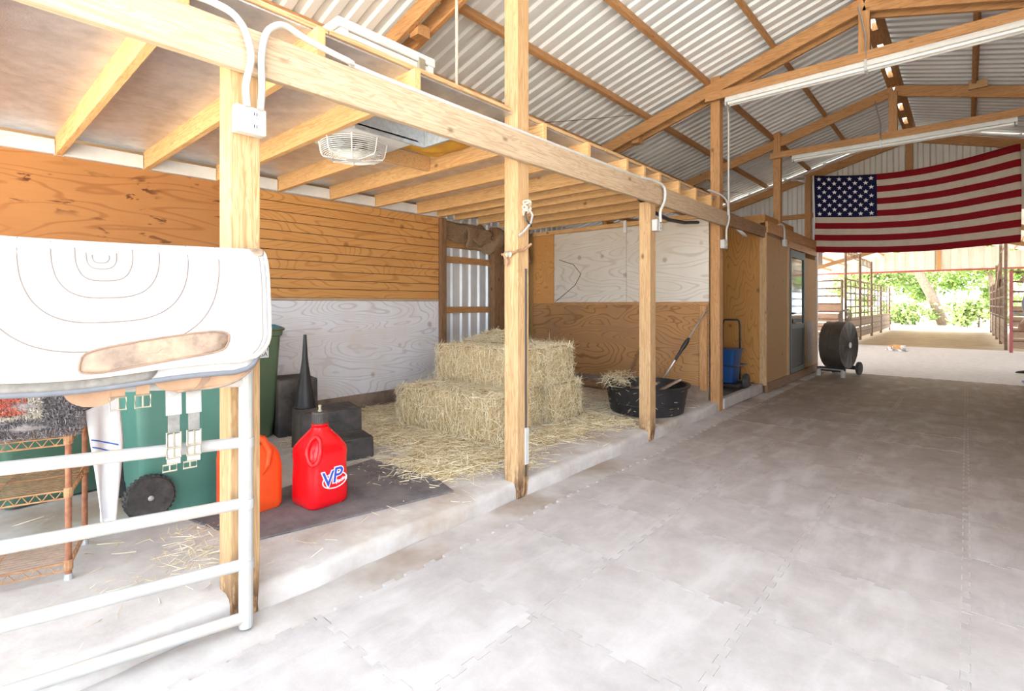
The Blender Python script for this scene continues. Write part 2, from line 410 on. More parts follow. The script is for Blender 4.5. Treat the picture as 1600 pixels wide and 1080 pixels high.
# ============================================================ SETTING
SLAB = .09; WX = -5.0; ZJ = 2.342; XA = -2.16          # slab top, back wall, joist underside, aisle face of posts
fl = struct('floor', 'dusty aisle floor laid with interlocking grey rubber mats')
MB().box(-2.17, 4.5, -1.2, 11.0, -.15, -.012).build('aisle_slab', 'aisle', fl)
ax, ay, nt, td = .645, .588, 5, .024
def mat_outline():
    def edge(n):
        out = []
        for i in range(n):
            for q, d in ((.26, 0), (.22, 1), (.28, 1.12), (.72, 1.12), (.78, 1), (.74, 0)): out.append(((i+q)/n, d*td))
        return out
    e = edge(nt); P = []
    e = [(0, 0)]+e
    P += [(-ax/2+t*ax, -ay/2+d) for t, d in e]
    P += [(ax/2+d, -ay/2+t*ay) for t, d in e]
    r_ = [(1, 0)]+list(reversed(e[1:]))
    P += [(-ax/2+t*ax, ay/2+d) for t, d in r_]
    P += [(-ax/2+d, -ay/2+t*ay) for t, d in r_]
    return [(x*.9945, y*.9945) for x, y in P]
MB().box(-1.86, 1.25, -.15, 10.85, -.011, -.0012).build('dust_bed', 'dust', fl)
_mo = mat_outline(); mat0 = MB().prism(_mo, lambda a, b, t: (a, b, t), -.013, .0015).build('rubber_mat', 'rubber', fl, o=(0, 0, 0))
_first = True
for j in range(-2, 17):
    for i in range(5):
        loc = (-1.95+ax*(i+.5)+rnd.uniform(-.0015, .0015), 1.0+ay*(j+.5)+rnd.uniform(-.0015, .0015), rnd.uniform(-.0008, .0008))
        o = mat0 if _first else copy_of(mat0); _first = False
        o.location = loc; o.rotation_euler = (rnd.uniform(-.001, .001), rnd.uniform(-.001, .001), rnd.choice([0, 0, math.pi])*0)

sl = struct('floor.001', 'raised concrete slab of the open hay stall with curb edge')
m = MB(); nY = 120
def curb(y, k):
    n1 = .008*math.sin(y*7)+.006*math.sin(y*17+1); n2 = .006*math.sin(y*5+2)
    return [(-2.172+n1*.5, -.1), (-2.168+n1, .055), (-2.178+n1, .08+n2*.3), (-2.205+n2, SLAB+.002), (-2.40, SLAB), (-6.2, SLAB), (-6.2, -.1)][k]
rings = [[(curb(-1.2+12.1*i/nY, k)[0], -1.2+12.1*i/nY, curb(-1.2+12.1*i/nY, k)[1]) for k in range(7)] for i in range(nY+1)]
smooth_by(m.loft(rings).build('concrete_slab', 'concrete', sl), 50)

# --- back wall of the stall
wl = struct('wall_left', 'stall back wall of stained plywood above white painted plywood')
def panel(name, mat, parent, x0, x1, y0, y1, z0, z1, bevel=.003): return MB().box(x0, x1, y0, y1, z0, z1).build(name, mat, parent, bevel=bevel)
for y0, y1 in ((-.92, .02), (.025, 1.89)): panel('plywood_sheet', 'ply_stained', wl, WX-.018, WX, y0, y1, 1.30, ZJ+.0)
npk = 11; ph = (ZJ-1.315)/npk
for i in range(npk):
    panel('plank', 'ply_plank', wl, WX-.02, WX-rnd.uniform(0, .003), 1.90, 4.235, 1.315+i*ph, 1.315+(i+1)*ph-.007, .003)
panel('backing', 'old_y', wl, WX-.03, WX-.021, -.92, 4.235, SLAB, ZJ)
panel('ledger_strip', 'bleached', wl, WX-.02, WX+.006, 1.90, 4.235, 1.285, 1.312)
for y0, y1 in ((-.92, -.3), (-.297, 1.96), (1.964, 4.235)): panel('painted_sheet', 'ply_white_y', wl, WX-.018, WX, y0, y1, SLAB+.16, 1.283)
panel('kick_board', 'dirty_base', wl, WX-.03, WX+.015, -.92, 4.235, SLAB, SLAB+.165)
# metal sheeted bay beyond the plywood
def corrugated(w, ln, pitch=.1524, h=.024):
    """one ribbed sheet: x along the ribs (0..ln), y across (0..w), z up"""
    prof = []; n = int(round(w/pitch))
    for i in range(n):
        b = i*pitch; q = pitch/.1524
        prof += [(b, 0), (b+.055*q, 0), (b+.075*q, h), (b+.125*q, h), (b+.145*q, 0)]
    prof.append((n*pitch, 0)); m = MB()
    k = len(prof)
    vs = [(0, y, z) for y, z in prof]+[(ln, y, z) for y, z in prof]
    m.add(vs, [(i, i+1, k+i+1, k+i) for i in range(k-1)]); return m
mb_w = struct('wall_left.001', 'bare ribbed metal siding at the back of the stall')
def vert_sheet(name, mat, parent, w, ln, loc, rot, pitch=.1715, h=.024):
    m = corrugated(w, ln, pitch, h); o = m.build(name, mat, parent, local=True, o=(0, 0, 0)); o.location = loc; o.rotation_euler = rot; return o
# ribs vertical: x->z ; y stays along Y ; z-> +x
for k in range(3):
    s_ = vert_sheet('siding_sheet', 'siding_dull', mb_w, .686, 2.3, (WX-.20, 4.2+.68*k, SLAB), (0, R(-90), 0)); s_.scale = (1, 1, -1)
for z in (1.17, 1.84): panel('girt', 'aged_y', mb_w, WX-.16, WX-.12, 4.3, 5.5, z-.042, z+.042)
panel('girt', 'aged_y', mb_w, WX-.16, WX-.12, 4.3, 5.5, 2.0, 2.15)

# --- partition across the end of the stall
PY = 6.15
wp = struct('wall_partition', 'stall end partition of white and brown plywood sheets')
panel('painted_sheet', 'ply_white_x', wp, -4.60, -3.40, PY-.02, PY, 1.262, 2.283)
panel('painted_sheet', 'ply_white_x', wp, -3.395, -2.30, PY-.021, PY, 1.262, 2.28)
panel('plywood_sheet', 'ply_brown', wp, -5.0, -3.05, PY-.03, PY, .26, 1.25)
panel('plywood_sheet', 'ply_brown', wp, -3.04, -2.30, PY-.028, PY, .26, 1.25)
panel('plywood_sheet', 'ply_plank', wp, -5.0, -4.605, PY-.022, PY, 1.255, 2.283)
panel('ledger_strip', 'aged_x', wp, -4.6, -2.30, PY-.035, PY-.02, 1.235, 1.275)
panel('header', 'joist', wp, -5.0, -2.3, PY-.04, PY, 2.285, ZJ)
panel('kick_board', 'dirty_base', wp, -5.0, -2.30, PY-.035, PY, SLAB, .262)
panel('corner_stud', 'aged_z', wp, -2.40, -2.31, PY-.06, PY-.031, SLAB+.12, 1.23)
for i, (y0, w) in enumerate(((5.40, .19), (5.60, .17), (5.78, .19), (5.98, .13))):
    panel('old_board', 'old_z', wp, WX-.10-.02*(i % 2), WX-.05-.02*(i % 2), y0, y0+w-.008, SLAB, ZJ-.02)
panel('corner_post', 'old_z', wp, WX-.12, WX-.02, 5.28, 5.39, SLAB, ZJ)
panel('back_sheet', 'ply_tan', wp, -5.2, -2.3, PY, PY+.012, SLAB, ZJ)

# --- loft ceiling: deck, foil, joists, blocking
ce = struct('ceiling', 'low loft ceiling of pine joists with foil faced insulation between them')
JY = [-.86, -.50, .045, .584, 1.122, 1.658, 2.20, 2.742, 3.29, 3.878, 4.19, 4.50, 4.93, 5.36, 5.80]
JH = .14
for i, y in enumerate(JY):
    x1 = -2.15
    if y == 2.20: x1 = -3.39
    MB().box(WX+.0, x1, y, y+.042, ZJ, ZJ+JH).build('joist', 'joist', ce, bevel=.004)
for a, b in zip(JY[:-1], JY[1:]):
    if a > 4.0: continue
    MB().box(WX-.02, WX+.03, a+.047, b-.005, ZJ+.004, ZJ+.108).build('blocking', 'paint_white', ce, bevel=.003)
DZ = ZJ+JH
for i, (a, b) in enumerate(((-.88, .60), (.60, 1.68), (1.68, 2.76), (2.76, 3.9), (3.9, 5.0), (5.0, 6.2))):
    for x0, x1 in ((WX, -3.82), (-3.817, -2.20)):
        MB().box(x0, x1, a+.001, b-.001, DZ-.004, DZ+.004).build('foil_panel', 'foil', ce)
for i, (a, b) in enumerate(((-.89, 1.2), (1.203, 2.45), (2.62, 3.6), (3.603, 4.8), (4.803, 6.2))):
    m = MB()
    m.box(WX-.3, -2.19+.006*(i % 2), a, b, DZ+.005, DZ+.03); m.build('deck_board', 'pine_y', ce, bevel=.004)
MB().box(WX-.3, -2.30, 2.45, 2.62, DZ+.005, DZ+.03).build('deck_board', 'pine_y', ce)
# framing and foam around the fan opening
MB().box(-2.43, -2.39, 1.705, 2.738, ZJ+.06, ZJ+JH-.006).build('blocking', 'pine_y', ce, bevel=.003)
MB().box(-3.385, -3.345, 1.705, 2.738, ZJ+.015, ZJ+JH-.006).build('blocking', 'joist', ce, bevel=.003)
m = MB()
def foam(u, v):
    x = -2.84-.42*u; y = 2.27+.45*v
    return (x, y, DZ-.022-.045*math.sin(math.pi*u)**.5*math.sin(math.pi*v)**.5*(1+.4*math.sin(9*u+7*v)))
m.grid(foam, 14, 16); m.build('spray_foam', 'foam', ce, smooth=True, solid=.004)
# --- long beam, posts
def post(name, y0, z1, label, w=.115, mat='pine_z', z0=-.01, x1=XA, x0=None):
    x0 = x1-w if x0 is None else x0
    m = MB(); ns = 14
    rg = []
    for i in range(ns+1):
        z = z0+(z1-z0)*(i/ns)**1.6; k = max(0, 1-(z/.16)) if z < .16 else 0
        j = .010*k
        rg.append([(x0+j*rnd.random(), y0+j*rnd.random(), z), (x1-j*rnd.random(), y0+j*rnd.random(), z), (x1-j*rnd.random(), y0+w-j*rnd.random(), z), (x0+j*rnd.random(), y0+w-j*rnd.random(), z)])
    m.loft(rg); o = m.build(name, mat, bevel=.005); tag(o, label, 'post', 'posts along the stall edge'); return o
def postmat():
    m0 = M['pine_z'].copy(); m0.name = 'post_pine'; k = N.__new__(N); k.m = m0; k.t = m0.node_tree; k.b = k.t.nodes['Principled BSDF']
    lk = k.b.inputs['Base Color'].links[0].from_socket
    g = k.n('ShaderNodeNewGeometry'); sp = k.n('ShaderNodeSeparateXYZ'); k.l(g.outputs['Position'], sp.inputs[0])
    ns = k.noise(k.coord((14, 14, 5)), 1.5, 5, .7)
    f = k.math('MULTIPLY', k.ramp(sp.outputs[2], [(.06, (1, 1, 1)), (.26, (0, 0, 0))]), k.ramp(ns, [(.42, (0, 0, 0)), (.55, (1, 1, 1))]))
    k.l(k.mix(k.math('MULTIPLY', f, .85), lk, (.085, .035, .018)), k.b.inputs['Base Color']); M['post'] = m0
postmat()
post('timber_post', .768, ZJ-.01, 'pale pine post beside the white pipe gate with an outlet box near its top', mat='post')
post('timber_post', 2.487, 4.16, 'tall pale pine post in front of the hay bales rising to the roof', mat='post')
post('timber_post', 4.335, 2.19, 'short pine post standing in front of the black rubber tub', mat='post', w=.112)
post('timber_post', 6.095, 3.93, 'tall darker post at the end of the stall rising to the roof', mat='aged_z', w=.11)
post('timber_post', 8.75, 3.93, 'slim brown post rising from the tack room roof to the rafters', mat='aged_z', w=.105, z0=2.40, x1=-2.17)
bm_ = MB().box(-2.158, -2.118, -.88, 6.28, 2.166, 2.342).build('timber_beam', 'bleached', bevel=.006)
tag(bm_, 'long pale pine beam bolted across the stall posts', 'beam')
b3 = MB().box(-2.155, -2.117, 6.30, 8.9, 2.185, 2.345).build('timber_beam', 'old_y', bevel=.005); tag(b3, 'weathered grey beam over the alcove with the blue cart', 'beam')

# --- roof: ribbed sheets, purlins
RX = -.75; SL = .287
def zroof(x): return 4.345+SL*(x+.8) if x <= RX else zroof(2*RX-x)
def roof(name, label, y0, n, eave, pmat='aged_y', zoff=0.0, rx=RX):
    rf = struct(name, label); ang = math.atan(SL); ln = (rx-.05-eave)/math.cos(ang)
    base = corrugated(.9144, ln).build('roof_sheet', 'roof_metal', rf, local=True, o=(0, 0, 0))
    ex, ez = eave, 4.345+SL*(eave-rx+RX+.8)+zoff
    for i in range(n):
        o = base if i == 0 else copy_of(base)
        o.location = (ex, y0+.9144*i, ez); o.rotation_euler = (0, -ang, 0)
        c = copy_of(base); c.location = (2*rx-ex, y0+.9144*(i+1), ez); c.rotation_euler = (0, -ang, math.pi)
    y1 = y0+.9144*n
    for dx in (-5.3, -4.6, -3.83, -3.06, -2.29, -1.58, -.81, -.04):
        for sgn in (1, -1):
            x = RX+sgn*(dx-RX) + (rx-RX)
            z = 4.345+SL*(dx+.8)+zoff
            wd = .04 if dx not in (-2.29, -.81) else .045
            if dx == -.04: continue
            yy = y0+.05
            while yy < y1-.1:
                ye = min(yy+3.66, y1-.05)
                mm = MB(); mm.beam((x, yy, z-.048), (x, ye-.005, z-.048), wd, .09, up=(-sgn*SL, 0, 1)); mm.build('purlin', pmat, rf, bevel=.003); yy = ye
    yy = y0+.1
    while yy < y1-.4:
        MB().box(rx-.035, rx+.035, yy, yy+.42, 4.345+SL*.05+zoff-.10, 4.345+SL*.05+zoff-.01).build('ridge_block', 'aged_y', rf); yy += .78
    cap = MB(); zc = 4.345+SL*(RX-.03+.8)+zoff
    cap.prism([(-.16, .035), (0, .085), (.16, .035), (.16, .038), (0, .088), (-.16, .038)], lambda a, b, t: (rx+a, t, zc+b), y0, y1); cap.build('ridge_cap', 'light_gap', rf)
    return rf
roof('roof', 'ribbed metal barn roof on brown purlins above the aisle', .52, 12, -6.3)

# --- trusses
def truss(y, label, fixture=True, chord_z=3.67, double=True, king=True, right=True):
    t = thing('roof_truss', label, 'truss', (RX, y, 2.9), group='brown timber roof trusses')
    for dy in ((-.085, .085) if double else (0,)):
        for sgn in (1, -1):
            x0 = RX+sgn*(-5.4-RX); x1 = RX+sgn*(-.0)
            zc = lambda x: 4.182+SL*(-abs(x-RX)+.05)
            mm = MB(); mm.beam((x0, y+dy, zc(x0)), (x1, y+dy, zc(x1)), .04, .14); mm.build('rafter', 'aged_x', t, bevel=.003)
    if chord_z:
        MB().box(-2.30, .85, y-.142, y-.106, chord_z-.05, chord_z+.045).build('chord', 'aged_x', t, bevel=.003)
    if king:
        MB().box(RX-.05, RX+.045, y-.105, y-.0, (chord_z or 3.7)-.05, 4.16).build('king_post', 'aged_z', t, bevel=.003)
    MB().box(-3.3, -3.2, y-.06, y+.06, 3.36, 3.45).build('spacer_block', 'aged_x', t)
    return t
truss(2.56, 'doubled brown rafters above the white loft box', chord_z=None, king=False)
truss(6.15, 'brown roof truss at the tall post with the nearer fluorescent lamp')
truss(8.80, 'brown roof truss behind it with the farther fluorescent lamp', chord_z=3.56, double=False)
truss(.62, 'brown rafters over the open front end of the barn', chord_z=None, king=False)

def lamp_strip(y, x0, x1, z, label):
    t = thing('fluorescent_lamp', label, 'lamp', ((x0+x1)/2, y, z), group='fluorescent strip lamps')
    m = MB(); m.prism([(-.055, .0), (.055, 0), (.045, .035), (.03, .06), (-.03, .06), (-.045, .035)], lambda a, b, q: (q, y+a, z+b), x0, x1); m.build('housing', 'enamel', t)
    for dy in (-.03, .03):
        MB().cyl((x0+.03, y+dy, z-.018), (x1-.03, y+dy, z-.018), .017, n=10).build('tube', 'tube', t, smooth=False)
    for x in (x0, x1-.02): MB().box(x, x+.02, y-.05, y+.05, z-.04, z).build('end_cap', 'pvc', t, bevel=.003)
    xm = x0+.45*(x1-x0)
    MB().box(xm-.012, xm+.012, y-.062, y+.062, z-.045, z+.062).build('bracket', 'chrome', t); bk_ = _last()
    for dx in (0, ):
        MB().tube([(xm, y+.0, z+.06), (xm-.004, y-.02, z+.3), (xm-.06, y-.06, z+.60)], .009, 6).build('hanger', 'chrome', bk_)
    return t
lamp_strip(6.02, -2.06, .9, 3.55, 'nearer white twin tube fluorescent lamp under the truss chord')
lamp_strip(8.66, -1.98, .46, 3.44, 'farther white twin tube fluorescent lamp left above the flag')

# --- near gable end
GY = 11.42
wg = struct('wall_gable', 'ribbed metal gable end above the aisle behind the flag')
for i in range(14):
    x0 = -6.2+.686*i; xm = x0+.343
    zt = min(zroof(x0), zroof(x0+.686))-.02
    if x0 > 4: break
    b = 2.75 if x0 > -2.6 and x0 < .7 else 2.0
    h = zroof(xm)-.1-b
    if h < .1: continue
    o = vert_sheet('siding_sheet', 'siding', wg, .686, h, (x0, GY, b), (0, R(-90), R(90)))
    o.rotation_euler = Matrix(((0, 1, 0), (0, 0, 1), (1, 0, 0))).to_euler()
for sgn in (1, -1):
    MB().beam((RX+sgn*(-5.5), GY-.06, 4.175+SL*(-5.5)), (RX, GY-.06, 4.175), .04, .15).build('rafter', 'aged_x', wg, bevel=.003)
for x, z0, z1 in ((-2.32, 2.4, 3.75), (-.75, 3.6, 4.16), (1.0, 0, 3.8)):
    MB().box(x-.05, x+.05, GY-.11, GY-.03, z0, z1).build('stud', 'aged_z', wg, bevel=.003)
MB().box(-5.8, -2.2, GY-.1, GY-.06, 2.93, 3.02).build('girt', 'aged_x', wg, bevel=.003)
for sgn in (1, -1):
    MB().beam((RX+sgn*(-5.5), GY-.15, 4.262+SL*(-5.5)), (RX, GY-.15, 4.262), .10, .022).build('daylight_strip', 'paint_white', wg)  # white strip added in place of the daylight line along the gable top

# --- right hand side of the aisle (out of view; walls shaped to hold back daylight)
wr = struct('wall_right', 'plank stall wall along the right of the aisle')
z = .02
while z < 3.5:
    panel('plank', 'aged_y', wr, 1.0, 1.035, 2.6, 11.2, z, z+.19); z += .2
for y in (2.7, 4.6, 6.8, 9.0, 11.1): panel('stud', 'aged_z', wr, 1.036, 1.13, y-.05, y+.05, 0, 3.85)
wo = struct('wall_right.001', 'ribbed metal outer wall on the right of the barn')
for i in range(14):
    s_ = vert_sheet('siding_sheet', 'siding', wo, .686, 2.9, (4.62, 1.6+.686*i, .0), (0, R(-90), 0))
for i in range(5):
    vert_sheet('siding_sheet', 'siding', wo, .686, 2.9, (4.62, 11.204+.686*i, .0), (0, R(-90), 0))  # unseen sheets added to cut the side light in the breezeway
wq = struct('wall_left.002', 'ribbed metal outer wall behind the stall')
for i in range(19):
    s_ = vert_sheet('siding_sheet', 'siding', wq, .686, 2.9, (-6.15, -.95+.686*i, .0), (0, R(-90), 0))

# --- tack room box
TY0, TY1, TX = 7.76, 11.0, -2.10
wt = struct('wall_tack_room', 'plywood tack room box standing beside the aisle')
panel('end_sheet', 'ply_orange', wt, -3.6, TX-.09, TY0+.0, TY0+.02, .12, 2.40)
panel('corner_board', 'pine_z', wt, TX-.092, TX-.0, TY0-.012, TY0+.03, .10, 2.25)
panel('front_sheet', 'ply_tan', wt, TX-.03, TX-.006, TY0+.031, 8.86, .13, 2.22)
panel('door_jamb', 'pine_z', wt, TX-.03, TX+.004, 8.865, 9.0, .13, 2.20)
panel('front_sheet', 'ply_tan', wt, TX-.03, TX-.006, 10.06, 11.0, .13, 2.06)
panel('door_jamb', 'aged_z', wt, TX-.03, TX+.002, 10.0, 10.055, .13, 2.2)
panel('head_board', 'aged_y', wt, TX-.03, TX+.006, 9.0, 11.0, 2.14, 2.26)
panel('head_board', 'aged_y', wt, TX-.03, TX+.008, 7.8, 11.0, 2.262, 2.42)
panel('sill_board', 'old_y', wt, TX-.03, TX+.012, TY0, 11.0, .0, .132)
panel('corner_board', 'paint_white', wt, TX-.05, TX+.01, 11.0, 11.05, .0, 2.4)
panel('lid_board', 'ply_tan', wt, -4.4, TX-.03, TY0, 11.0, 2.40, 2.43)
panel('end_sheet', 'ply_tan', wt, -4.4, TX-.03, 10.98, 11.0, .1, 2.40)
panel('roof_box', 'ply_orange', wt, -3.0, TX-.1, 8.05, 9.7, 2.43, 2.56)
panel('wear_patch', 'leather_dark', wt, TX-.0058, TX-.004, 10.2, 10.75, .2, .95, 0)
panel('back_sheet', 'ply_orange', wt, -3.75, -3.72, PY+.02, TY0+.02, SLAB, 2.4)
panel('alcove_mat', 'darkmat', wt, -3.6, -2.28, PY+.1, TY0-.05, SLAB, SLAB+.012)
panel('alcove_sill', 'aisle', wt, -2.2, -2.15, PY+.08, TY0-.014, -.0, .125)
# door of the tack room
dr = thing('door_1', 'grey green tack room door with a tall glass pane', None, (TX, 9.5, .14), kind='structure')
m = MB(); 
for a in ((9.01, 9.09, .14, 2.12), (9.91, 9.99, .14, 2.12), (9.09, 9.91, 2.0, 2.12), (9.09, 9.91, .14, .22), (9.09, 9.91, .84, .92)): m.box(TX-.02, TX+.015, a[0], a[1], a[2], a[3])
m.build('door_frame', 'doorgreen', dr, bevel=.004)
MB().box(TX-.015, TX+.004, 9.095, 9.905, .225, .835).build('kick_panel', 'doorgrey', dr)
MB().box(TX-.012, TX-.004, 9.095, 9.905, .925, 1.995).build('pane', 'glass', dr)
h_ = MB(); h_.cyl((TX+.015, 9.06, 1.1), (TX+.05, 9.06, 1.1), .014); h_.cyl((TX+.05, 9.06, 1.1), (TX+.05, 9.16, 1.1), .011); h_.build('handle', 'black', dr)
MB().box(TX+.0, TX+.008, 9.2, 9.8, .94, 1.0).build('curtain_rail', 'doorgrey', dr)

# --- ground and far barn
g = struct('floor.002', 'pale sunlit yard around the barn'); MB().box(-60, 60, -40, 80, -.30, -.155).build('yard', 'yard', g)
MB().box(-30, 30, -30, -1.2, -.2, -.06).build('yard', 'yard', g); MB().box(-30, 30, 32, 70, -.2, -.03).build('yard', 'yard', g)
MB().box(-30, -6.2, -1.2, 32, -.2, -.04).build('yard', 'yard', g); MB().box(6, 30, -1.2, 32, -.2, -.04).build('yard', 'yard', g)
f3 = struct('floor.003', 'light concrete breezeway floor beyond the mats')
MB().box(-6.2, 6, 11.0, 19.0, -.15, -.004).build('concrete_pad', 'brick_floor', f3)
MB().box(-6.2, 6, 19.0, 32.0, -.15, -.006).build('dirt_floor', 'dirt', f3)
MB().box(-2.2, 4.5, 10.85, 11.0, -.15, -.001).build('threshold', 'aged_x', f3)
roof('roof.001', 'ribbed metal roof of the far barn', 11.46, 22, -6.3, zoff=.0)
wf = struct('wall_far_gable', 'pale ribbed far gable wall over the open end')
FY = 31.0
for i in range(15):
    x0 = -6.2+.762*i; xm = x0+.381
    if x0 > 4.2: break
    h = zroof(xm)-.05-2.83
    if h > .1:
        o = vert_sheet('siding_sheet', 'siding', wf, .762, h, (x0, FY, 2.83), (0, 0, 0), pitch=.381, h=.07); o.rotation_euler = Matrix(((0, 1, 0), (0, 0, 1), (1, 0, 0))).to_euler()
MB().box(-6.2, 5, FY-.08, FY-.02, 2.76, 2.84).build('lintel', 'corral_red', wf)
MB().box(-1.02, -.88, FY-.12, FY-.02, 2.84, 4.2).build('stud', 'aged_z', wf)
for y in (17.0, 22.0, 27.0):
    t = thing('roof_truss', {17.0: 'near dark rafters of the far barn below the flag', 22.0: 'middle rafters of the far barn roof', 27.0: 'farthest rafters of the far barn roof'}[y], 'truss', (RX, y, 2.8), group='far barn trusses')
    for sgn in (1, -1):
        MB().beam((RX+sgn*(-5.5), y, 4.17+SL*(-5.5)), (RX, y, 4.17), .06, .17).build('rafter', 'old_x', t)
for i, (x, y) in enumerate(((-6.1, 12.8), (-6.1, 17), (-6.1, 22), (-6.1, 27), (4.6, 12.8), (4.6, 17), (4.6, 22), (4.6, 27))):
    o = MB().box(x-.07, x+.07, y-.07, y+.07, -.1, 2.82).build('timber_post', 'aged_z'); tag(o, ('left' if x < 0 else 'right')+' side eave post of the far barn, '+('nearest', 'second', 'third', 'farthest')[i % 4]+' one', 'post', 'far barn eave posts')

# ============================================================ OBJECTS
# --- white pipe gate
GA = Vector((-2.09, .80, 0)); GD = Vector((-.118, -.993, 0)).normalized(); GN = Vector((.993, -.118, 0)).normalized()
def gp(s, off=0.0, z=0.0): return GA+GD*s+GN*off+Vector((0, 0, z))
gt = thing('pipe_gate', 'white painted pipe gate leaning along the stall edge at left', 'gate', tuple(gp(0)))
MB().cyl(gp(0, 0, .0), gp(0, 0, 1.43), .0255, n=16).build('upright', 'white_pipe', gt, smooth=False)
for z in (.036, .242, .478, .715, .95, 1.19, 1.42):
    smooth_by(MB().cyl(gp(.0, 0, z), gp(1.95, 0, z+(.115 if z < 1 else 0)), .0215, n=16).build('rail', 'white_pipe', gt))
MB().cyl(gp(1.95, 0, 0), gp(1.95, 0, 1.43), .0255, n=14).build('upright', 'white_pipe', gt)
for z in (.478, .715, .242): smooth_by(MB().lathe([(0, -.02), (.03, -.018), (.03, .018), (0, .02)], 14, tuple(gp(.0, 0, z))).build('weld_collar', 'white_pipe', gt))

# --- saddle pads thrown over the gate
def drape(zt, prof, s0, s1, rad, far=True):
    """returns f(u,v): u along the gate 0 = right end, v -1..1 across the gate (1 = bottom of the near flap)"""
    def f(u, v):
        a = abs(v); sg = 1 if v >= 0 else -1
        k = a*(len(prof)-1); i = min(int(k), len(prof)-2); t = k-i
        off = prof[i][0]*(1-t)+prof[i+1][0]*t; dz = prof[i][1]*(1-t)+prof[i+1][1]*t
        dep = -prof[-1][1]+dz; r = rad; sh = 0.0
        if dep < r: sh = r-math.sqrt(max(0, r*r-(r-dep)**2))
        a0, a1 = s0+sh, s1-sh*.6
        s = a0+(a1-a0)*u
        sag = -.012*math.sin(math.pi*min(1, max(0, (s+.1)/1.2)))+.008*math.sin(s*9)*a
        return gp(s, sg*off+.006*math.sin(s*6+a*3), zt+dz+sag)
    return f
prof_a = [(0, 0), (.035, -.003), (.068, -.018), (.092, -.05), (.108, -.10), (.118, -.17), (.125, -.24), (.130, -.30), (.134, -.36), (.136, -.41)]
fa = drape(1.458, prof_a, -.045, 1.02, .10)
def pad_mesh(f, nu=46, nv=44): return MB().grid(lambda u, v: f(u, v*2-1), nu, nv)
pa = thing('saddle_pad', 'white felt saddle pad with stitched rings on top of the gate', 'saddle pad', tuple(gp(.4, 0, 1.44)), group='saddle pads over the gate')
o = pad_mesh(fa).build('felt', 'felt', pa, smooth=True, solid=.018)
def on_pad(f, pts, lift):
    out = []
    for u, v in pts:
        p = Vector(f(u, v)); e = 1e-3
        n = (Vector(f(u+e, v))-p).cross(Vector(f(u, v+e))-p)
        n = n.normalized() if n.length > 0 else GN.copy()
        if n.dot(GN+Vector((0, 0, .8))) < 0: n = -n
        out.append(p+n*lift)
    return out
def su(s): return (s+.045)/1.065
def v_of(dz):
    for k in range(len(prof_a)-1):
        a, b = prof_a[k][1], prof_a[k+1][1]
        if b <= dz: return (k+(dz-a)/(b-a))/(len(prof_a)-1)
    return 1.0
for s_r, s_l, zb, zt_ in ((.423, .465, 1.391, 1.413), (.404, .480, 1.372, 1.42), (.362, .507, 1.336, 1.434), (.29, .563, 1.283, 1.447), (.208, .637, 1.207, 1.453), (.115, .73, 1.12, 1.454)):
    pts = []; n = 48
    for i in range(n+1):
        a = math.pi*i/n; cx = math.copysign(abs(math.cos(a))**.62, math.cos(a)); sy = abs(math.sin(a))**.72
        pts.append((su((s_r+s_l)/2-(s_l-s_r)/2*cx), v_of(zt_-(zt_-zb)*sy-1.458)))
    MB().tube(on_pad(fa, pts, .0088), .0021, 5).build('stitched_ring', 'stitch', pa)
# leather wear patch low on the flap and a corner patch
def patch(f, c, hu, hv, lift, ex=.45, n=28):
    m = MB(); ring = []
    for i in range(n):
        a = 2*math.pi*i/n; ring.append((c[0]+hu*math.copysign(abs(math.cos(a))**ex, math.cos(a)), c[1]+hv*math.copysign(abs(math.sin(a))**ex, math.sin(a))))
    rows = []
    for k in range(6):
        q = k/5; rows.append(on_pad(f, [(c[0]+(u-c[0])*q, c[1]+(v-c[1])*q) for u, v in ring], lift))
    vs = [p for r in rows for p in r]; fs = []
    for k in range(5):
        for i in range(n): fs.append((k*n+i, k*n+(i+1) % n, (k+1)*n+(i+1) % n, (k+1)*n+i))
    m.add(vs, fs); return m, on_pad(f, ring, lift+.001)
m, rim = patch(lambda u, v: fa(u, v+(u-su(.29))*.17), (su(.29), .885), .19, .082, .0105)
m.build('wear_leather', 'leather_worn', pa, smooth=True, solid=.003); MB().tube(rim, .003, 6, closed=True).build('leather_seam', 'leather_dark', pa)
m, rim = patch(fa, (.02, .16), .022, .11, .0102, .9); m.build('corner_leather', 'leather_worn', pa, smooth=True, solid=.002)
edge = [Vector(fa(0, v/30)) for v in range(-30, 31)]+[Vector(fa(u/30, 1)) for u in range(1, 31)]
MB().tube(edge, .0105, 8).build('felt_edge', 'felt_edge', pa, smooth=True)
seam = on_pad(fa, [(.022, .1+.85*i/24) for i in range(25)], .0088); MB().tube(seam, .0016, 5).build('stitched_ring', 'stitch', pa)
# second pad below it
prof_b = [(0, 0), (.03, -.004), (.06, -.02), (.08, -.05), (.095, -.10), (.103, -.18), (.108, -.26), (.112, -.33), (.116, -.395), (.118, -.432)]
fb = drape(1.436, prof_b, -.015, 1.1, .085)
pb = thing('saddle_pad', 'lower white fleece saddle pad edged with grey binding', 'saddle pad', tuple(gp(.45, 0, 1.42)), group='saddle pads over the gate')
pad_mesh(fb, 40, 30).build('fleece', 'felt', pb, smooth=True, solid=.014)
m = MB().grid(lambda u, v: on_pad(fb, [(.27+.73*u, .80+.185*v)], .009)[0], 24, 6); m.build('grey_band', 'grey_felt', pb, smooth=True, solid=.003)
edge = [Vector(fb(0, .35+.65*v/20)) for v in range(21)]+[Vector(fb(u/30, 1)) for u in range(1, 31)]
MB().tube(edge, .011, 8).build('binding', 'grey_trim', pb, smooth=True)
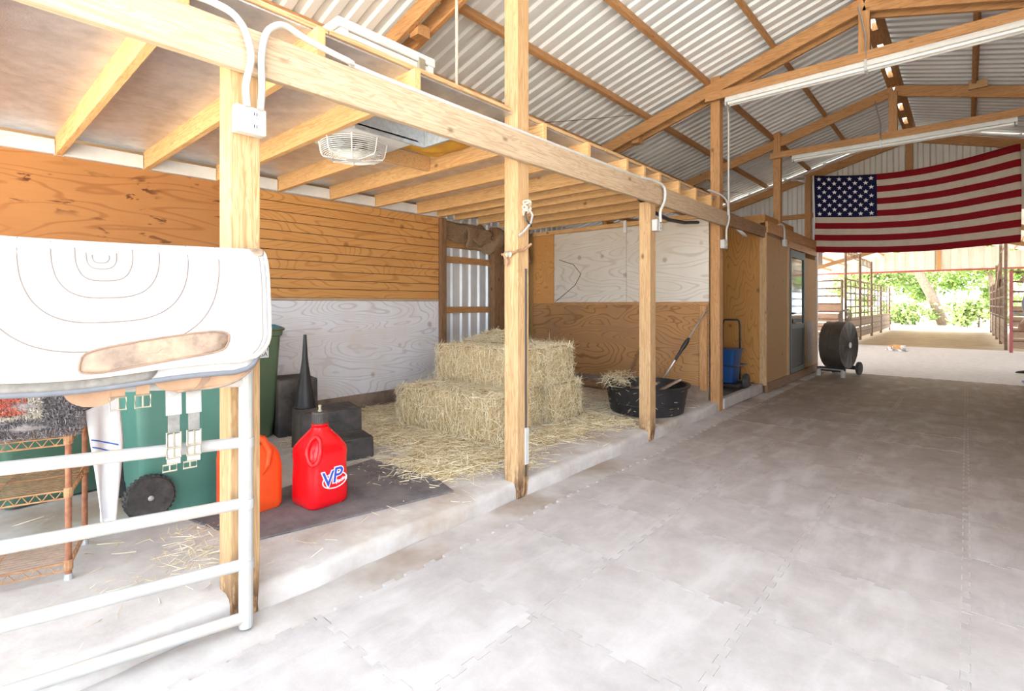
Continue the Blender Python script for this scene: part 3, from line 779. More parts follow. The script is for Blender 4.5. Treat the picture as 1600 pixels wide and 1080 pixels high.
# leather skirt hanging beneath the pads
prof_c = [(0, 0), (.03, -.01), (.055, -.04), (.07, -.10), (.078, -.2), (.084, -.3), (.088, -.38), (.09, -.45), (.09, -.475)]
fc = drape(1.425, prof_c, -.035, .34, .17)
pc = thing('saddle_skirt', 'tan leather saddle skirt showing under the white pads', 'saddle', tuple(gp(.15, 0, 1.4)))
MB().grid(lambda u, v: fc(u, v*2-1), 26, 30).build('skirt', 'leather', pc, smooth=True, solid=.008)
ring = [Vector(fc(0, .5+.5*v/20)) for v in range(21)]+[Vector(fc(u/20, 1)) for u in range(1, 21)]
MB().tube(ring, .0055, 6).build('skirt_edge', 'leather_worn', pc, smooth=True)
st = MB()
st.grid(lambda u, v: on_pad(fc, [(.40+.10*u+.06*v*v, .80+.2*v)], .007)[0], 4, 8); st.build('strap', 'leather_dark', pc, solid=.004)
def lobe(u, v):
    a = math.pi*v; rr = .055*u
    return gp(.46-rr*1.35*math.cos(a), .075, .982-.058*u*math.sin(a))
MB().grid(lobe, 6, 20).build('skirt_lobe', 'leather', pc, solid=.008)
# two girth straps with roller buckles
def buckle(t, p, w, h):
    m = MB(); q = [p+GD*w/2*a+Vector((0, 0, h/2*b)) for a, b in ((-1, -1), (1, -1), (1, 1), (-1, 1))]
    m.tube([q[0], q[1], q[2], q[3]], .0035, 6, closed=True); m.cyl(p-Vector((0, 0, h/2)), p+Vector((0, 0, h/2)), .0025, n=6); return m.build('buckle', 'brass', t)
g1 = thing('girth_strap', 'short pale girth strap with two square buckles beside the leather skirt', 'strap', tuple(gp(.37, .09, .9)), group='girth straps')
for s in (.335, .40):
    MB().grid(lambda u, v, s=s: gp(s-.018+.036*u, .085+.004*math.sin(3*v), 1.03-.085*v), 3, 5).build('strap', 'leather', g1, solid=.006)
    buckle(g1, gp(s, .092, .928), .042, .040)
g2 = thing('girth_strap', 'long white webbing girth with grey ends hanging over the gate rail', 'strap', tuple(gp(.2, .06, .7)), group='girth straps')
for s in (.185, .245):
    MB().grid(lambda u, v, s=s: gp(s-.023+.046*u, .055+.01*v, 1.0-.135*v), 3, 6).build('webbing', 'webbing', g2, solid=.006)
    MB().grid(lambda u, v, s=s: gp(s-.017+.034*u, .066, .865-.06*v), 2, 3).build('elastic', 'grey_felt', g2, solid=.006)
    buckle(g2, gp(s, .068, .780), .042, .05); buckle(g2, gp(s, .068, .735), .042, .035)
    MB().grid(lambda u, v, s=s: gp(s-.02+.04*u, .064, .80-.105*v), 2, 4).build('webbing', 'webbing', g2, solid=.005)
    buckle(g2, gp(s+.012, .07, .685), .04, .022)

# --- rusty wire rack
RA = Vector((-2.83, .373, SLAB)); RD = Vector((-.289, -.957, 0)).normalized(); RN = Vector((-.957, .289, 0)).normalized()
def rp(s, d, z): return RA+RD*s+RN*d+Vector((0, 0, z))
rk = thing('wire_rack', 'rusty wire shelving rack behind the gate', 'rack', tuple(RA))
for s, d in ((0, 0), (0, .37), (.92, 0), (.92, .37)):
    pl_ = smooth_by(MB().cyl(rp(s, d, .0), rp(s, d, .64), .0115, n=10).build('pole', 'rust', rk)); MB().lathe([(.0, 0), (.016, 0), (.014, .025), (.0, .027)], 10, tuple(rp(s, d, 0))).build('foot', 'galv', pl_)
for z in (.07, .375, .60):
    m = MB()
    for zz in (0, -.032):
        m.tube([rp(0, 0, z+zz), rp(.92, 0, z+zz), rp(.92, .37, z+zz), rp(0, .37, z+zz)], .0036, 6, closed=True)
    for k in range(22):
        a, b = k*.0418, (k+.5)*.0418
        m.tube([rp(a, 0, z-.032), rp(b, 0, z), rp(a+.0418, 0, z-.032)], .0025, 5)
    for k in range(8):
        a = k*.046; m.tube([rp(0, a, z-.032), rp(0, a+.023, z), rp(0, a+.046, z-.032)], .0025, 5)
    sh = m.build('shelf', 'rustwire', rk)
    w = MB()
    for k in range(15): w.cyl(rp(0, .37*(k+.5)/15, z), rp(.92, .37*(k+.5)/15, z), .0019, n=5)
    for s in (.25, .52, .78): w.cyl(rp(s, 0, z-.004), rp(s, .37, z-.004), .003, n=5)
    w.build('wires', 'rustwire', sh, kind='stuff')
    for s, d in ((0, 0), (0, .37)): MB().lathe([(.012, -.03), (.016, -.028), (.016, .012), (.012, .014)], 10, tuple(rp(s, d, z))).build('collar', 'rustwire', rk)
# fuzzy blanket folded over the rack
bl = thing('saddle_blanket', 'fuzzy grey saddle blanket with a red and cream block on the rusty rack', 'blanket', tuple(rp(.4, .1, .78)))
def fuzz_slab(z0, z1, s0, s1, d0, d1, bulge, name):
    m = MB(); n = 30; rg = []
    for i in range(n+1):
        s = s0+(s1-s0)*i/n; e = .012*math.sin(i*.9); c = .03*math.sin(i*.35)
        k = .035 if i in (0, n) else 0
        rg.append([rp(s, d0-bulge+e+k, z0+.012+c*.3+k*.3), rp(s, d0-bulge-.012+e, (z0+z1)/2), rp(s, d0+e-bulge+.01, z1-.01), rp(s, d0+.04, z1+.004), rp(s, d1, z1), rp(s, d1, z0), rp(s, d0+.03, z0+.004)])
    m.loft(rg); return m.build(name, 'rug_body', bl, smooth=True)
fuzz_slab(.625, .695, -.055, .95, -.01, .40, .025, 'lower_fold'); fuzz_slab(.697, .80, -.06, .95, .0, .40, .03, 'upper_fold')
def fuzz(n, s0, s1, zlo, zhi, mat, name, d0=-.045):
    s = NPR.uniform(s0, s1, n); z = NPR.uniform(zlo, zhi, n); d = np.full(n, d0)+NPR.uniform(-.006, .012, n)
    cen = np.array(RA)+np.outer(s, RD)+np.outer(d, RN); cen[:, 2] = SLAB+z
    dr = NPR.normal(size=(n, 3))*.7-np.array(RN)*.4+np.array([0, 0, -.7])
    return strands(name, cen, dr, NPR.uniform(.012, .024, n), NPR.uniform(.0016, .003, n), mat, bl)
fuzz(9000, -.05, .95, .615, .695, 'rug_grey', 'fuzz_lower')
fuzz(2600, -.055, .075, .698, .80, 'rug_grey', 'fuzz_upper'); fuzz(900, .075, .12, .698, .80, 'rug_cream', 'fuzz_cream')
fuzz(5200, .12, .95, .715, .80, 'rug_red', 'fuzz_red'); fuzz(1600, .075, .95, .695, .715, 'rug_cream', 'fuzz_cream')
# striped towel on the rack corner
tw = thing('towel', 'white towel with blue stripes hanging from the rack corner', 'towel', tuple(rp(-.04, .2, .8)))
TD = Vector((-.42, .907, 0)); TN = Vector((.907, .42, 0))
def towel(u, v):
    wdt = .135*(1-.75*max(0, v-.35)**1.2); z = .70-.50*v+.05*u*(1-v)-.03*u*v
    return rp(-.03, .015, z)+TD*(.02+.055*v+wdt*u)+TN*(.016*math.sin(u*8+v*2)*(.4+v)+.01)
MB().grid(towel, 14, 26).build('cloth', 'towel', tw, smooth=True, solid=.004)
for k in range(3):
    a = .34+.065*k
    def stp(u, v, a=a):
        uu = .02+.80*u; vv = a-.08+.13*u+.012*(v-.5)
        return towel(uu, vv)+TN*.0032
    MB().grid(stp, 12, 1).build('stripe', 'stripe', tw, solid=.0008)

# --- wheeled refuse bins
def bin_(label, mat, loc, rz, w=.50, d=.56, h=.98, lidmat='black', wheel=True, wr=.112):
    t = thing('wheeled_bin', label, 'bin', loc, rz, 'green wheeled bins')
    rg = []
    for q in (0, .03, .12, .13, .5, .93, .94, 1.0):
        k = .80+.20*q; kk = k*(1.0 if q < .935 else 1.06); z = h*q
        if q < .05: kk *= .97
        if .05 < q < .125: kk *= .985
        rg.append([(x*kk/1, y*kk, z+.012) for x, y in rrect(w, d, .06, 5)])
    smooth_by(MB().loft(rg).build('body', mat, t, local=True), 35)
    rim = MB(); rim.tube([(x*1.07, y*1.07, h+.01) for x, y in rrect(w, d, .06, 5)], .014, 8, closed=True); rim.build('rim', mat, t, local=True, smooth=True)
    lid = MB(); lid.loft([[(x*1.05, y*1.05, h+.012) for x, y in rrect(w, d, .06, 4)], [(x*1.05, y*1.05, h+.028) for x, y in rrect(w, d, .06, 4)], [(x*.85, y*.85, h+.05) for x, y in rrect(w, d, .06, 4)]])
    smooth_by(lid.build('lid', lidmat, t, local=True))
    if wheel:
        for sx in (-1, 1):
            c = (sx*(w/2*.84+.022), -d/2*.82+.025, wr+.03)
            W_ = MB(); W_.lathe([(wr*.66, -.028), (wr*.93, -.03), (wr, -.018), (wr, .018), (wr*.93, .03), (wr*.66, .028)], 30, c, 'x'); wo_ = smooth_by(W_.build('wheel', 'tyre', t, local=True), 30)
            dk = MB(); dk.lathe([(0, -.012), (wr*.68, -.012), (wr*.68, .012), (0, .012)], 24, c, 'x')
            for k in range(8):
                a = 2*math.pi*k/8; dk.beam((c[0]+sx*.016, c[1]+.03*math.cos(a), c[2]+.03*math.sin(a)), (c[0]+sx*.016, c[1]+wr*.64*math.cos(a), c[2]+wr*.64*math.sin(a)), .010, .012, up=(1, 0, 0))
            d_ = dk.build('wheel_disc', 'doorgrey', wo_)
            MB().lathe([(0, -.03), (.014, -.03), (.014, .03), (.010, .034), (0, .035)], 12, c, 'x').build('hub_cap', 'hub', wo_)
            tr = MB()
            for k in range(30):
                a = 2*math.pi*k/30; tr.beam((c[0]-.026, c[1]+(wr+.001)*math.cos(a), c[2]+(wr+.001)*math.sin(a)), (c[0]+.026, c[1]+(wr+.001)*math.cos(a), c[2]+(wr+.001)*math.sin(a)), .012, .006, up=(0, math.cos(a), math.sin(a)))
            tr.build('tread', 'tyre', wo_)
        MB().cyl((-w/2*.84, -d/2*.82+.025, wr+.03), (w/2*.84, -d/2*.82+.025, wr+.03), .010).build('axle', 'hub', t, local=True)
    hb = MB(); hb.tube([(-w*.4, -d/2*1.04, h-.03), (-w*.4, -d/2-.07, h-.01), (w*.4, -d/2-.07, h-.01), (w*.4, -d/2*1.04, h-.03)], .014, 8); hb.build('handle', mat, t, local=True)
    return t
bin_('teal green wheeled bin with a black spoked wheel behind the gate', 'bin_teal', (-3.46, .955, SLAB), 0, w=.52, d=.56)
bin_('dark green bin standing against the back wall beside the teal bin', 'bin_dark', (-4.25, .46, SLAB), R(6), w=.60, d=.58, wheel=False)
bin_('dark green bin at the far left behind the rusty rack', 'bin_dark', (-4.28, -.30, SLAB), R(3), w=.62, d=.66, wheel=False)
b3_ = bin_('olive green bin with blue lid and white sticker beside the black steps', 'bin_olive', (-4.72, 1.775, SLAB), R(0), w=.48, d=.5, h=.93, lidmat='blue_lid', wheel=False)
stk_ = MB().box(.222, .232, -.07, .13, .70, .80).build('sticker', 'label_white', b3_, local=True)
text_part('CH\nSA', .052, 'ink', stk_, (.2335, .09, .75), (R(90), 0, R(90)))

# --- black mounting steps
def steps(label, loc, rz, w, tiers, grp='black mounting steps'):
    t = thing('mounting_step', label, 'step', loc, rz, grp)
    for i, (x0, x1, h) in enumerate(tiers):
        rg = []
        for z, k in ((0, 1.0), (h-.018, .985), (h-.004, .975), (h, .955)):
            cx, hx = (x0+x1)/2, (x1-x0)/2
            rg.append([(cx+a*k, b*k, z) for a, b in rrect(hx*2, w, .018, 3)])
        smooth_by(MB().loft(rg).build('tier', 'black_dusty', t, local=True), 30)
        tread = MB()
        for k in range(7):
            x = x0+(x1-x0)*(k+1)/8; tread.box(x-.004, x+.004, -w*.42, w*.42, h, h+.003)
        tread.build('tread_ribs', 'black_dusty', t, local=True)
        hx = x1-.004
        MB().box(hx-.02, hx+.002, -.06, .06, h*.62, h*.62+.05).build('hand_hole', 'black', t, local=True)
    return t
steps('black two tier mounting step with a funnel standing on it', (-3.71, 2.06, SLAB), R(-14), .47, ((-.33, .02, .325), (.02, .30, .155)))
steps('taller black mounting block behind the funnel against the bin', (-4.62, 2.17, SLAB), R(-10), .34, ((-.21, .21, .49), ))
# funnel
fn = thing('funnel', 'tall black funnel standing upside down on the mounting step', 'funnel', (-3.98, 1.975, SLAB+.328))
fc_ = smooth_by(MB().lathe([(.079, 0), (.081, .004), (.078, .02), (.030, .33), (.022, .40), (.012, .585), (.009, .585), (.018, .40), (.026, .33), (.072, .01)], 28, (-3.98, 1.975, SLAB+.328)).build('cone', 'black', fn), 60)
MB().lathe([(.0815, 0), (.084, .003), (.084, .012), (.0805, .015)], 28, (-3.98, 1.975, SLAB+.328)).build('lip', 'black', fc_, smooth=True)

# --- red utility jug
JL = (-2.82, 1.49, SLAB+.012); jr = R(2)
ju = thing('fuel_jug', 'bright red square utility jug with blue and white logo', 'jug', JL, jr)
rg = []
for z, k, r in ((0, .90, .05), (.012, .97, .05), (.04, 1.0, .055), (.16, 1.0, .06), (.21, .975, .06), (.25, .985, .06), (.295, 1.0, .06), (.325, .97, .065), (.36, .82, .07), (.395, .60, .06), (.425, .40, .05), (.435, .36, .04)):
    rr = min(r, .124*k*.95)
    rg.append([(x, y, z) for x, y in rrect(.252*k, .252*k, rr, 6)])
jb = smooth_by(MB().loft(rg).build('body', 'red', ju, local=True), 50)
def oval(t):
    a, b = .036*math.cos(t), .072*math.sin(t); dg_ = .158-.058*max(0, b)/.072-.010*abs(math.cos(t))
    return (dg_*.74+a*.68, -dg_*.68+a*.74, .325+b)
MB().tube([oval(2*math.pi*k/28) for k in range(28)], .0125, 8, closed=True).build('handle', 'red', ju, local=True, smooth=True)
MB().lathe([(.045, .42), (.045, .445), (.048, .448), (.048, .452), (.040, .454)], 24).build('neck', 'red', ju, local=True, smooth=True)
cp = MB(); cp.lathe([(.040, .452), (.041, .455), (.041, .512), (.037, .518), (.0, .519)], 24)
for k in range(24):
    a = 2*math.pi*k/24; cp.beam((.0415*math.cos(a), .0415*math.sin(a), .456), (.0415*math.cos(a), .0415*math.sin(a), .508), .004, .004, up=(math.cos(a), math.sin(a), 0))
cp.lathe([(.044, .508), (.045, .513), (.043, .52), (.0, .521)], 24); cap_ = cp.build('cap', 'black_dusty', ju, local=True)
MB().lathe([(.012, .52), (.012, .53), (.008, .534), (.008, .548), (.0105, .55), (.0105, .558), (.006, .561), (0, .561)], 12).build('vent_nozzle', 'brass', cap_)
# logo on the aisle side
LX = .1275
def lg(a, b, t): return (LX+t, .018+a, .150+b)
m = MB(); n = 36
ov = [(.078*math.cos(2*math.pi*k/n), -.006+.046*math.sin(2*math.pi*k/n)) for k in range(n)]; oi = [(.072*math.cos(2*math.pi*k/n), -.006+.0405*math.sin(2*math.pi*k/n)) for k in range(n)]
vs = [lg(a, b, .0) for a, b in ov]+[lg(a, b, .0) for a, b in oi]+[lg(a, b, .0015) for a, b in ov]+[lg(a, b, .0015) for a, b in oi]
fs = []
for k in range(n):
    q = (k+1) % n; fs += [(2*n+k, 2*n+q, 3*n+q, 3*n+k), (k, n+k, n+q, q), (k, q, 2*n+q, 2*n+k), (n+k, 3*n+k, 3*n+q, n+q)]
m.add(vs, fs); m.build('logo_ring', 'logo_white', jb)
for mt, bo, ex in (('logo_white', .0065, .0016), ('logo_blue', .0012, .0024)):
    text_part('V', .118, mt, jb, (LX+.001, -.024, .155), (R(90), 0, R(90)), 'logo_letter', ex, 0, bo)
    text_part('P', .118, mt, jb, (LX+.001, .030, .168), (R(90), 0, R(90)), 'logo_letter', ex, .15, bo)
text_part('Racing', .028, 'logo_white', jb, (LX+.001, .058, .138), (R(90), R(-16), R(90)), 'logo_script', .0018, .35, .0004)

# --- orange can
OL = (-3.0, 1.17, SLAB+.012); oc = thing('fuel_can', 'orange plastic jerry can half hidden behind the first post', 'fuel can', OL, R(4))
rg = []
for z, k, t in ((0, .93, 0), (.015, .99, 0), (.05, 1, 0), (.23, 1, 0), (.30, .96, -.008), (.345, .86, -.02), (.362, .78, -.03)):
    rg.append([(x*k, y*k+t, z) for x, y in rrect(.20, .30, .045, 5)])
smooth_by(MB().loft(rg).build('body', 'orange', oc, local=True), 45)
MB().tube([(.03, -.11, .345), (.05, -.10, .40), (.07, -.04, .425), (.085, .03, .40), (.10, .06, .33), (.104, .05, .26), (.098, .02, .20)], [.02, .021, .021, .02, .019, .016, .004], 10).build('handle', 'orange', oc, local=True, smooth=True)
MB().lathe([(.03, 0), (.03, .03), (.026, .034), (0, .035)], 18, (-.03, -.06, .36)).build('cap', 'black', oc, local=True)
dm = tag(MB().prism([(-3.12, .90), (-2.60, 1.02), (-2.36, 2.12), (-2.62, 2.2), (-3.3, 2.15)], lambda a, b, t: (a, b, t), SLAB, SLAB+.011).build('rubber_sheet', 'darkmat', bevel=.003), 'dark rubber sheet on the slab under the two fuel cans', 'mat')

# --- hay bales
def bale(label, loc, rz, L=1.15, D=.47, H=.365):
    t = thing('hay_bale', label, 'hay bale', loc, rz, 'hay bales stacked in the stall')
    return t, L, D, H
def bale_parts(t, L, D, H, n=5200, seed=1):
    rs = np.random.RandomState(seed); m = MB(); nx, ny, nz = 24, 10, 8
    def sk(p):
        x, y, z = p; e = .014*math.sin(x*23+seed)+.010*math.sin(y*31+z*27+seed)+.008*math.sin(x*61+z*40)
        r = max(abs(x)/(L/2), abs(y)/(D/2), abs(z-H/2)/(H/2))
        rr = 1-.05*(abs(x)/(L/2))**4*(abs(y)/(D/2))**4-.06*(abs(y)/(D/2))**4*(abs(z-H/2)/(H/2))**4
        return (x*rr*(1+e*.6), y*rr*(1+e), max(0.0, H/2+(z-H/2)*(1-.04*(abs(x)/(L/2))**6)*(1+(e if z > H/2 else 0))))
    for ax_, sg in ((0, 1), (0, -1), (1, 1), (1, -1), (2, 1), (2, -1)):
        def f(u, v, ax_=ax_, sg=sg):
            a, b = u-.5, v-.5
            if sg < 0: a = -a
            if ax_ == 0: p = (sg*L/2, a*D, H/2+b*H)
            elif ax_ == 1: p = (-a*L, sg*D/2, H/2+b*H)
            else: p = (a*L, b*D, H/2+sg*H/2)
            return sk(p)
        m.grid(f, 22 if ax_ else 10, 10)
    body = m.build('body', 'hay_body', t, local=True, smooth=True, o=(0, 0, 0))
    # straw on every face
    cen = []; dr = []; ln = []
    for ax_, sg, w in ((0, 1, .9), (0, -1, .9), (1, 1, 2.0), (1, -1, 2.6), (2, 1, 2.4)):
        k = int(n*w/8.8); u = rs.uniform(-.5, .5, k); v = rs.uniform(-.5, .5, k); o = rs.uniform(-.004, .016, k)+np.abs(rs.normal(0, .008, k))
        if ax_ == 0: c = np.stack([sg*(L/2+o), u*D, H/2+v*H*.98], 1); d = np.stack([rs.normal(0, .35, k)+sg*.3, rs.normal(0, 1, k), rs.normal(0, 1.2, k)], 1)
        elif ax_ == 1: c = np.stack([u*L, sg*(D/2+o), H/2+v*H*.98], 1); d = np.stack([rs.normal(0, .55, k), rs.normal(0, .3, k)+sg*.15, rs.normal(0, 1.3, k)], 1)
        else: c = np.stack([u*L, v*D, H+o*.8], 1); d = np.stack([rs.normal(0, 1, k), rs.normal(0, 1, k), rs.normal(0, .25, k)+.1], 1)
        cen.append(c); dr.append(d); ln.append(rs.uniform(.05, .15, k)*(1+1.0*(rs.uniform(0, 1, k) > .93)))
    cen = np.concatenate(cen); dr = np.concatenate(dr); ln = np.concatenate(ln)
    k = 420; a = rs.randint(0, 4, k); ex = rs.uniform(-.5, .5, k)
    c2 = np.where((a < 2)[:, None], np.stack([ex*L, (a-.5)*D*1.02, np.full(k, H)], 1), np.stack([(a-2.5)*L*1.01, ex*D, rs.uniform(.1, 1, k)*H], 1))
    cen = np.concatenate([cen, c2]); dr = np.concatenate([dr, rs.normal(size=(k, 3))+np.array([0, 0, .3])]); ln = np.concatenate([ln, rs.uniform(.08, .2, k)])
    cen[:, 2] = np.maximum(cen[:, 2], .012)
    strands('straw', cen, dr, ln, rs.uniform(.0016, .0042, len(ln)), 'straw', t, local=True)
    for x in (-L*.22, L*.22):
        q = [(x+.004*math.sin(i), y, z) for i, (y, z) in enumerate(((-D/2-.004, .01), (-D/2-.006, H*.5), (-D/2-.004, H), (0, H+.005), (D/2+.004, H), (D/2+.006, H*.5), (D/2+.004, .01)))]
        MB().tube(q, .0035, 5).build('twine', 'rope', t, local=True)
    return t
bA = bale_parts(*bale('front bottom hay bale facing the aisle on the straw', (-3.50, 3.22, SLAB), R(2), L=1.22), seed=1)
bB = bale_parts(*bale('bottom hay bale at the back right of the stack', (-3.55, 4.24, SLAB), R(-1), L=1.08, D=.48), seed=2)
copy_tree(bB, (-3.62, 3.72, SLAB), (0, 0, R(1)), 'bottom hay bale in the middle of the stack')
copy_tree(bA, (-3.57, 3.70, SLAB+.372), (0, 0, R(3)), 'upper hay bale at the front of the stack').scale = (.90, .95, .98)
copy_tree(bB, (-3.56, 4.16, SLAB+.372), (0, 0, R(-2)), 'upper hay bale at the back of the stack').scale = (.95, .92, 1)
# loose flake on top
fk = thing('hay_flake', 'loose hay flake lying on top of the stack', 'hay', (-4.0, 4.25, SLAB+.74))
k = 2600; u = NPR.normal(0, .16, k).clip(-.32, .32); v = NPR.normal(0, .12, k).clip(-.24, .24)
hh = .115*np.exp(-(u/.28)**2-(v/.2)**2)
cen = np.stack([-3.88+u, 4.12+v, SLAB+.76+NPR.uniform(0, 1, k)*hh], 1)
strands('straw', cen, np.stack([NPR.normal(0, 1, k), NPR.normal(0, 1, k), NPR.normal(0, .3, k)], 1), NPR.uniform(.06, .16, k), NPR.uniform(.0018, .0045, k), 'straw', fk)
def mound(u, v):
    x = (u-.5)*2; y = (v-.5)*2; r = min(1, math.hypot(x, y))
    return (-3.88+.30*x, 4.12+.22*y, SLAB+.742+.10*(1-r*r)+.01*math.sin(9*u+7*v))
MB().grid(mound, 14, 12).build('core', 'hay_body', fk, smooth=True)

# --- loose straw over the slab
def scatter(n, fn, zbase=SLAB, zvar=.03):
    out = []
    while len(out) < n:
        x = rnd.uniform(-4.93, -2.2); y = rnd.uniform(.3, 6.05)
        p = fn(x, y)
        if rnd.random() < p: out.append((x, y, zbase+.004+rnd.random()**2*zvar*min(1, p*1.6)))
    return np.array(out)
def dens(x, y):
    edge = -2.48+.10*math.sin(y*3.1)+.07*math.sin(y*7.3)
    a = 1/(1+math.exp((x-edge)*16)) if y < 4.6 else 1/(1+math.exp((x+2.75)*10))*.5
    b = 1/(1+math.exp(-(y-2.25-.15*math.sin(x*5))*9)) if x > -4.4 else 1/(1+math.exp(-(y-2.75)*7))
    c = 1 if y < 5.2 else .45
    patchy = .5+.5*math.sin(x*5.3+1)*math.sin(y*4.7)
    under = .25 if (-4.1 < x < -2.95 and 3.0 < y < 4.5) else 1
    return a*b*c*(.45+.55*patchy)*under+.004
cen = scatter(21000, dens); k = len(cen)
tag(strands('loose_straw', cen, np.stack([NPR.normal(0, 1, k), NPR.normal(0, 1, k), NPR.normal(0, .13, k)], 1), NPR.uniform(.05, .17, k), NPR.uniform(.0016, .0042, k), 'straw'), 'loose straw strewn over the stall slab around the bales', 'straw', kind='stuff')
hm = MB()
def mat_h(u, v):
    x = -4.95+2.4*u; y = 2.2+3.6*v; d = dens(x, y); return (x, y, SLAB-.012+.022*min(1, d*1.3)+.006*math.sin(x*19)*math.sin(y*23))
hm.grid(mat_h, 60, 80); ho = hm.build('straw_litter', 'hay_body', smooth=True); tag(ho, 'thin bed of trodden hay litter beneath the loose straw', 'straw', kind='stuff')
def dens2(x, y):
    a = math.exp(-((x+2.62)/.18)**2-((y-.82)/.13)**2)+.7*math.exp(-((x+2.9)/.10)**2-((y-.98)/.22)**2)+.25*math.exp(-((x+2.55)/.1)**2-((y-.55)/.2)**2); return a*.6+.0008
cen = scatter(420, dens2, zvar=.012); k = len(cen)
tag(strands('loose_straw', cen, np.stack([NPR.normal(0, 1, k), NPR.normal(0, 1, k), NPR.normal(0, .1, k)], 1), NPR.uniform(.03, .12, k), NPR.uniform(.0014, .003, k), 'straw'), 'thin wisps of straw on the slab beside the first post', 'straw', kind='stuff')

# --- black rubber tub with boards and hay
TC = (-2.60, 5.13, SLAB); tb = thing('rubber_tub', 'wide black rubber feed tub holding boards and hay behind the short post', 'tub', TC)
smooth_by(MB().lathe([(0, .0), (.36, .0), (.385, .012), (.43, .28), (.455, .285), (.46, .30), (.45, .305), (.42, .30), (.37, .03), (0, .028)], 48).build('tub', 'black', tb, local=True), 40)
MB().lathe([(.40, .10), (.406, .105), (.406, .115), (.40, .12)], 40).build('moulded_rib', 'black', tb, local=True, smooth=True)
k = 260; a = NPR.uniform(2.4, 4.6, k); r = NPR.uniform(.25, .52, k)
cen = np.stack([TC[0]+r*np.cos(a), TC[1]+r*np.sin(a)-.0, SLAB+.30+NPR.uniform(0, .10, k)*np.exp(-((r-.38)/.12)**2)], 1)
tag(strands('hay_wisp', cen, np.stack([NPR.normal(0, 1, k), NPR.normal(0, 1, k), NPR.normal(0, .5, k)], 1), NPR.uniform(.08, .2, k), NPR.uniform(.002, .0045, k), 'straw'), 'tuft of hay hanging over the rim of the black tub', 'hay', kind='stuff')
for i, (p0, p1, w, lb) in enumerate((((-2.86, 4.95, .28), (-2.42, 5.05, .42), .11, 'weathered board lying in the black tub across its middle'), ((-2.72, 5.22, .27), (-2.44, 4.88, .42), .09, 'second weathered board leaning out of the tub to the aisle'), ((-2.55, 5.2, .27), (-2.30, 5.34, .44), .07, 'short grey board end resting on the far rim of the tub'))):
    tag(MB().beam(p0, p1, w, .022).build('board', 'boards', bevel=.003), lb, 'board', 'boards in the tub')
k = 46; a = NPR.uniform(3.4, 6.6, k); z = NPR.uniform(.02, .28, k); r = .39+.045*z/.28+.006
cen = np.stack([TC[0]+r*np.cos(a), TC[1]+r*np.sin(a), SLAB+z], 1)
tag(strands('straw_bits', cen, np.stack([NPR.normal(0, .5, k)-np.sin(a), NPR.normal(0, .5, k)+np.cos(a), NPR.normal(0, .8, k)], 1), NPR.uniform(.02, .06, k), NPR.uniform(.002, .004, k), 'straw', bend=.02), 'straw bits stuck to the outside of the black tub', 'straw', kind='stuff')
# poles leaning on the partition
pl = thing('pole', 'bright metal pole with a black grip leaning on the partition', 'pole', (-2.62, 5.75, SLAB+.1))
q0, q1 = Vector((-2.73, 5.56, SLAB+.10)), Vector((-2.30, 6.08, 1.19))
MB().cyl(q0, q1, .011, n=10).build('shaft', 'alu', pl, smooth=True)
MB().tube([q0.lerp(q1, t) for t in (.40, .42, .5, .56, .62, .66)], [.013, .016, .017, .027, .026, .012], 10).build('grip', 'black', pl, smooth=True)
pk = tag(MB().tube([(-3.36, 5.98, SLAB), (-3.26, 6.02, .40), (-3.18, 6.08, .66)], [.016, .014, .012], 8).build('stick', 'old_z', smooth=True), 'short wooden stick leaning on the partition left of the tub', 'stick')
lgx = tag(MB().tube([(-4.8, 6.02, SLAB+.05), (-4.2, 6.0, SLAB+.06), (-3.4, 5.98, SLAB+.05)], [.05, .055, .04], 10).build('log', 'old_x', smooth=True), 'old log lying along the foot of the partition', 'log')

# --- blue cart in the alcove
ct = thing('hand_cart', 'blue tub on a black wheeled hand cart in the alcove', 'cart', (-2.42, 7.15, SLAB+.012))
zz = SLAB+.012; rg = []
for z, kx in ((.10, .78), (.13, .82), (.36, .92), (.50, 1.0), (.53, 1.08), (.545, 1.08)):
    rg.append([(-2.47+x*kx, 7.12+y*kx, zz+z) for x, y in rrect(.40, .34, .05, 4)])
smooth_by(MB().loft(rg).build('tub', 'blue', ct), 40)
MB().tube([(-2.44+.115*a, 7.33, z) for a, z in ((-1, zz+.05), (-1, zz+.85), (-.9, zz+.91), (-.75, zz+.93), (.75, zz+.93), (.9, zz+.91), (1, zz+.85), (1, zz+.05))], .013, 8).build('handle_frame', 'black', ct, smooth=True)
MB().tube([(-2.70, 6.94, zz+.33), (-2.24, 6.94, zz+.33), (-2.22, 7.3, zz+.33), (-2.72, 7.3, zz+.33)], .009, 6, closed=True).build('band', 'black', ct)
for x in (-2.66, -2.22):
    c = (x, 7.25, zz+.105)
    MB().lathe([(.06, -.022), (.10, -.024), (.105, -.014), (.105, .014), (.10, .024), (.06, .022)], 22, c, 'x').build('wheel', 'tyre', ct, smooth=True); wh_ = _last()
    MB().lathe([(0, -.014), (.064, -.012), (.064, .012), (0, .014)], 16, c, 'x').build('wheel_disc', 'hub', wh_)
MB().cyl((-2.66, 7.25, zz+.105), (-2.22, 7.25, zz+.105), .009).build('axle', 'black', ct)
MB().box(-2.66, -2.24, 6.95, 7.30, zz+.06, zz+.09).build('platform', 'black', ct)

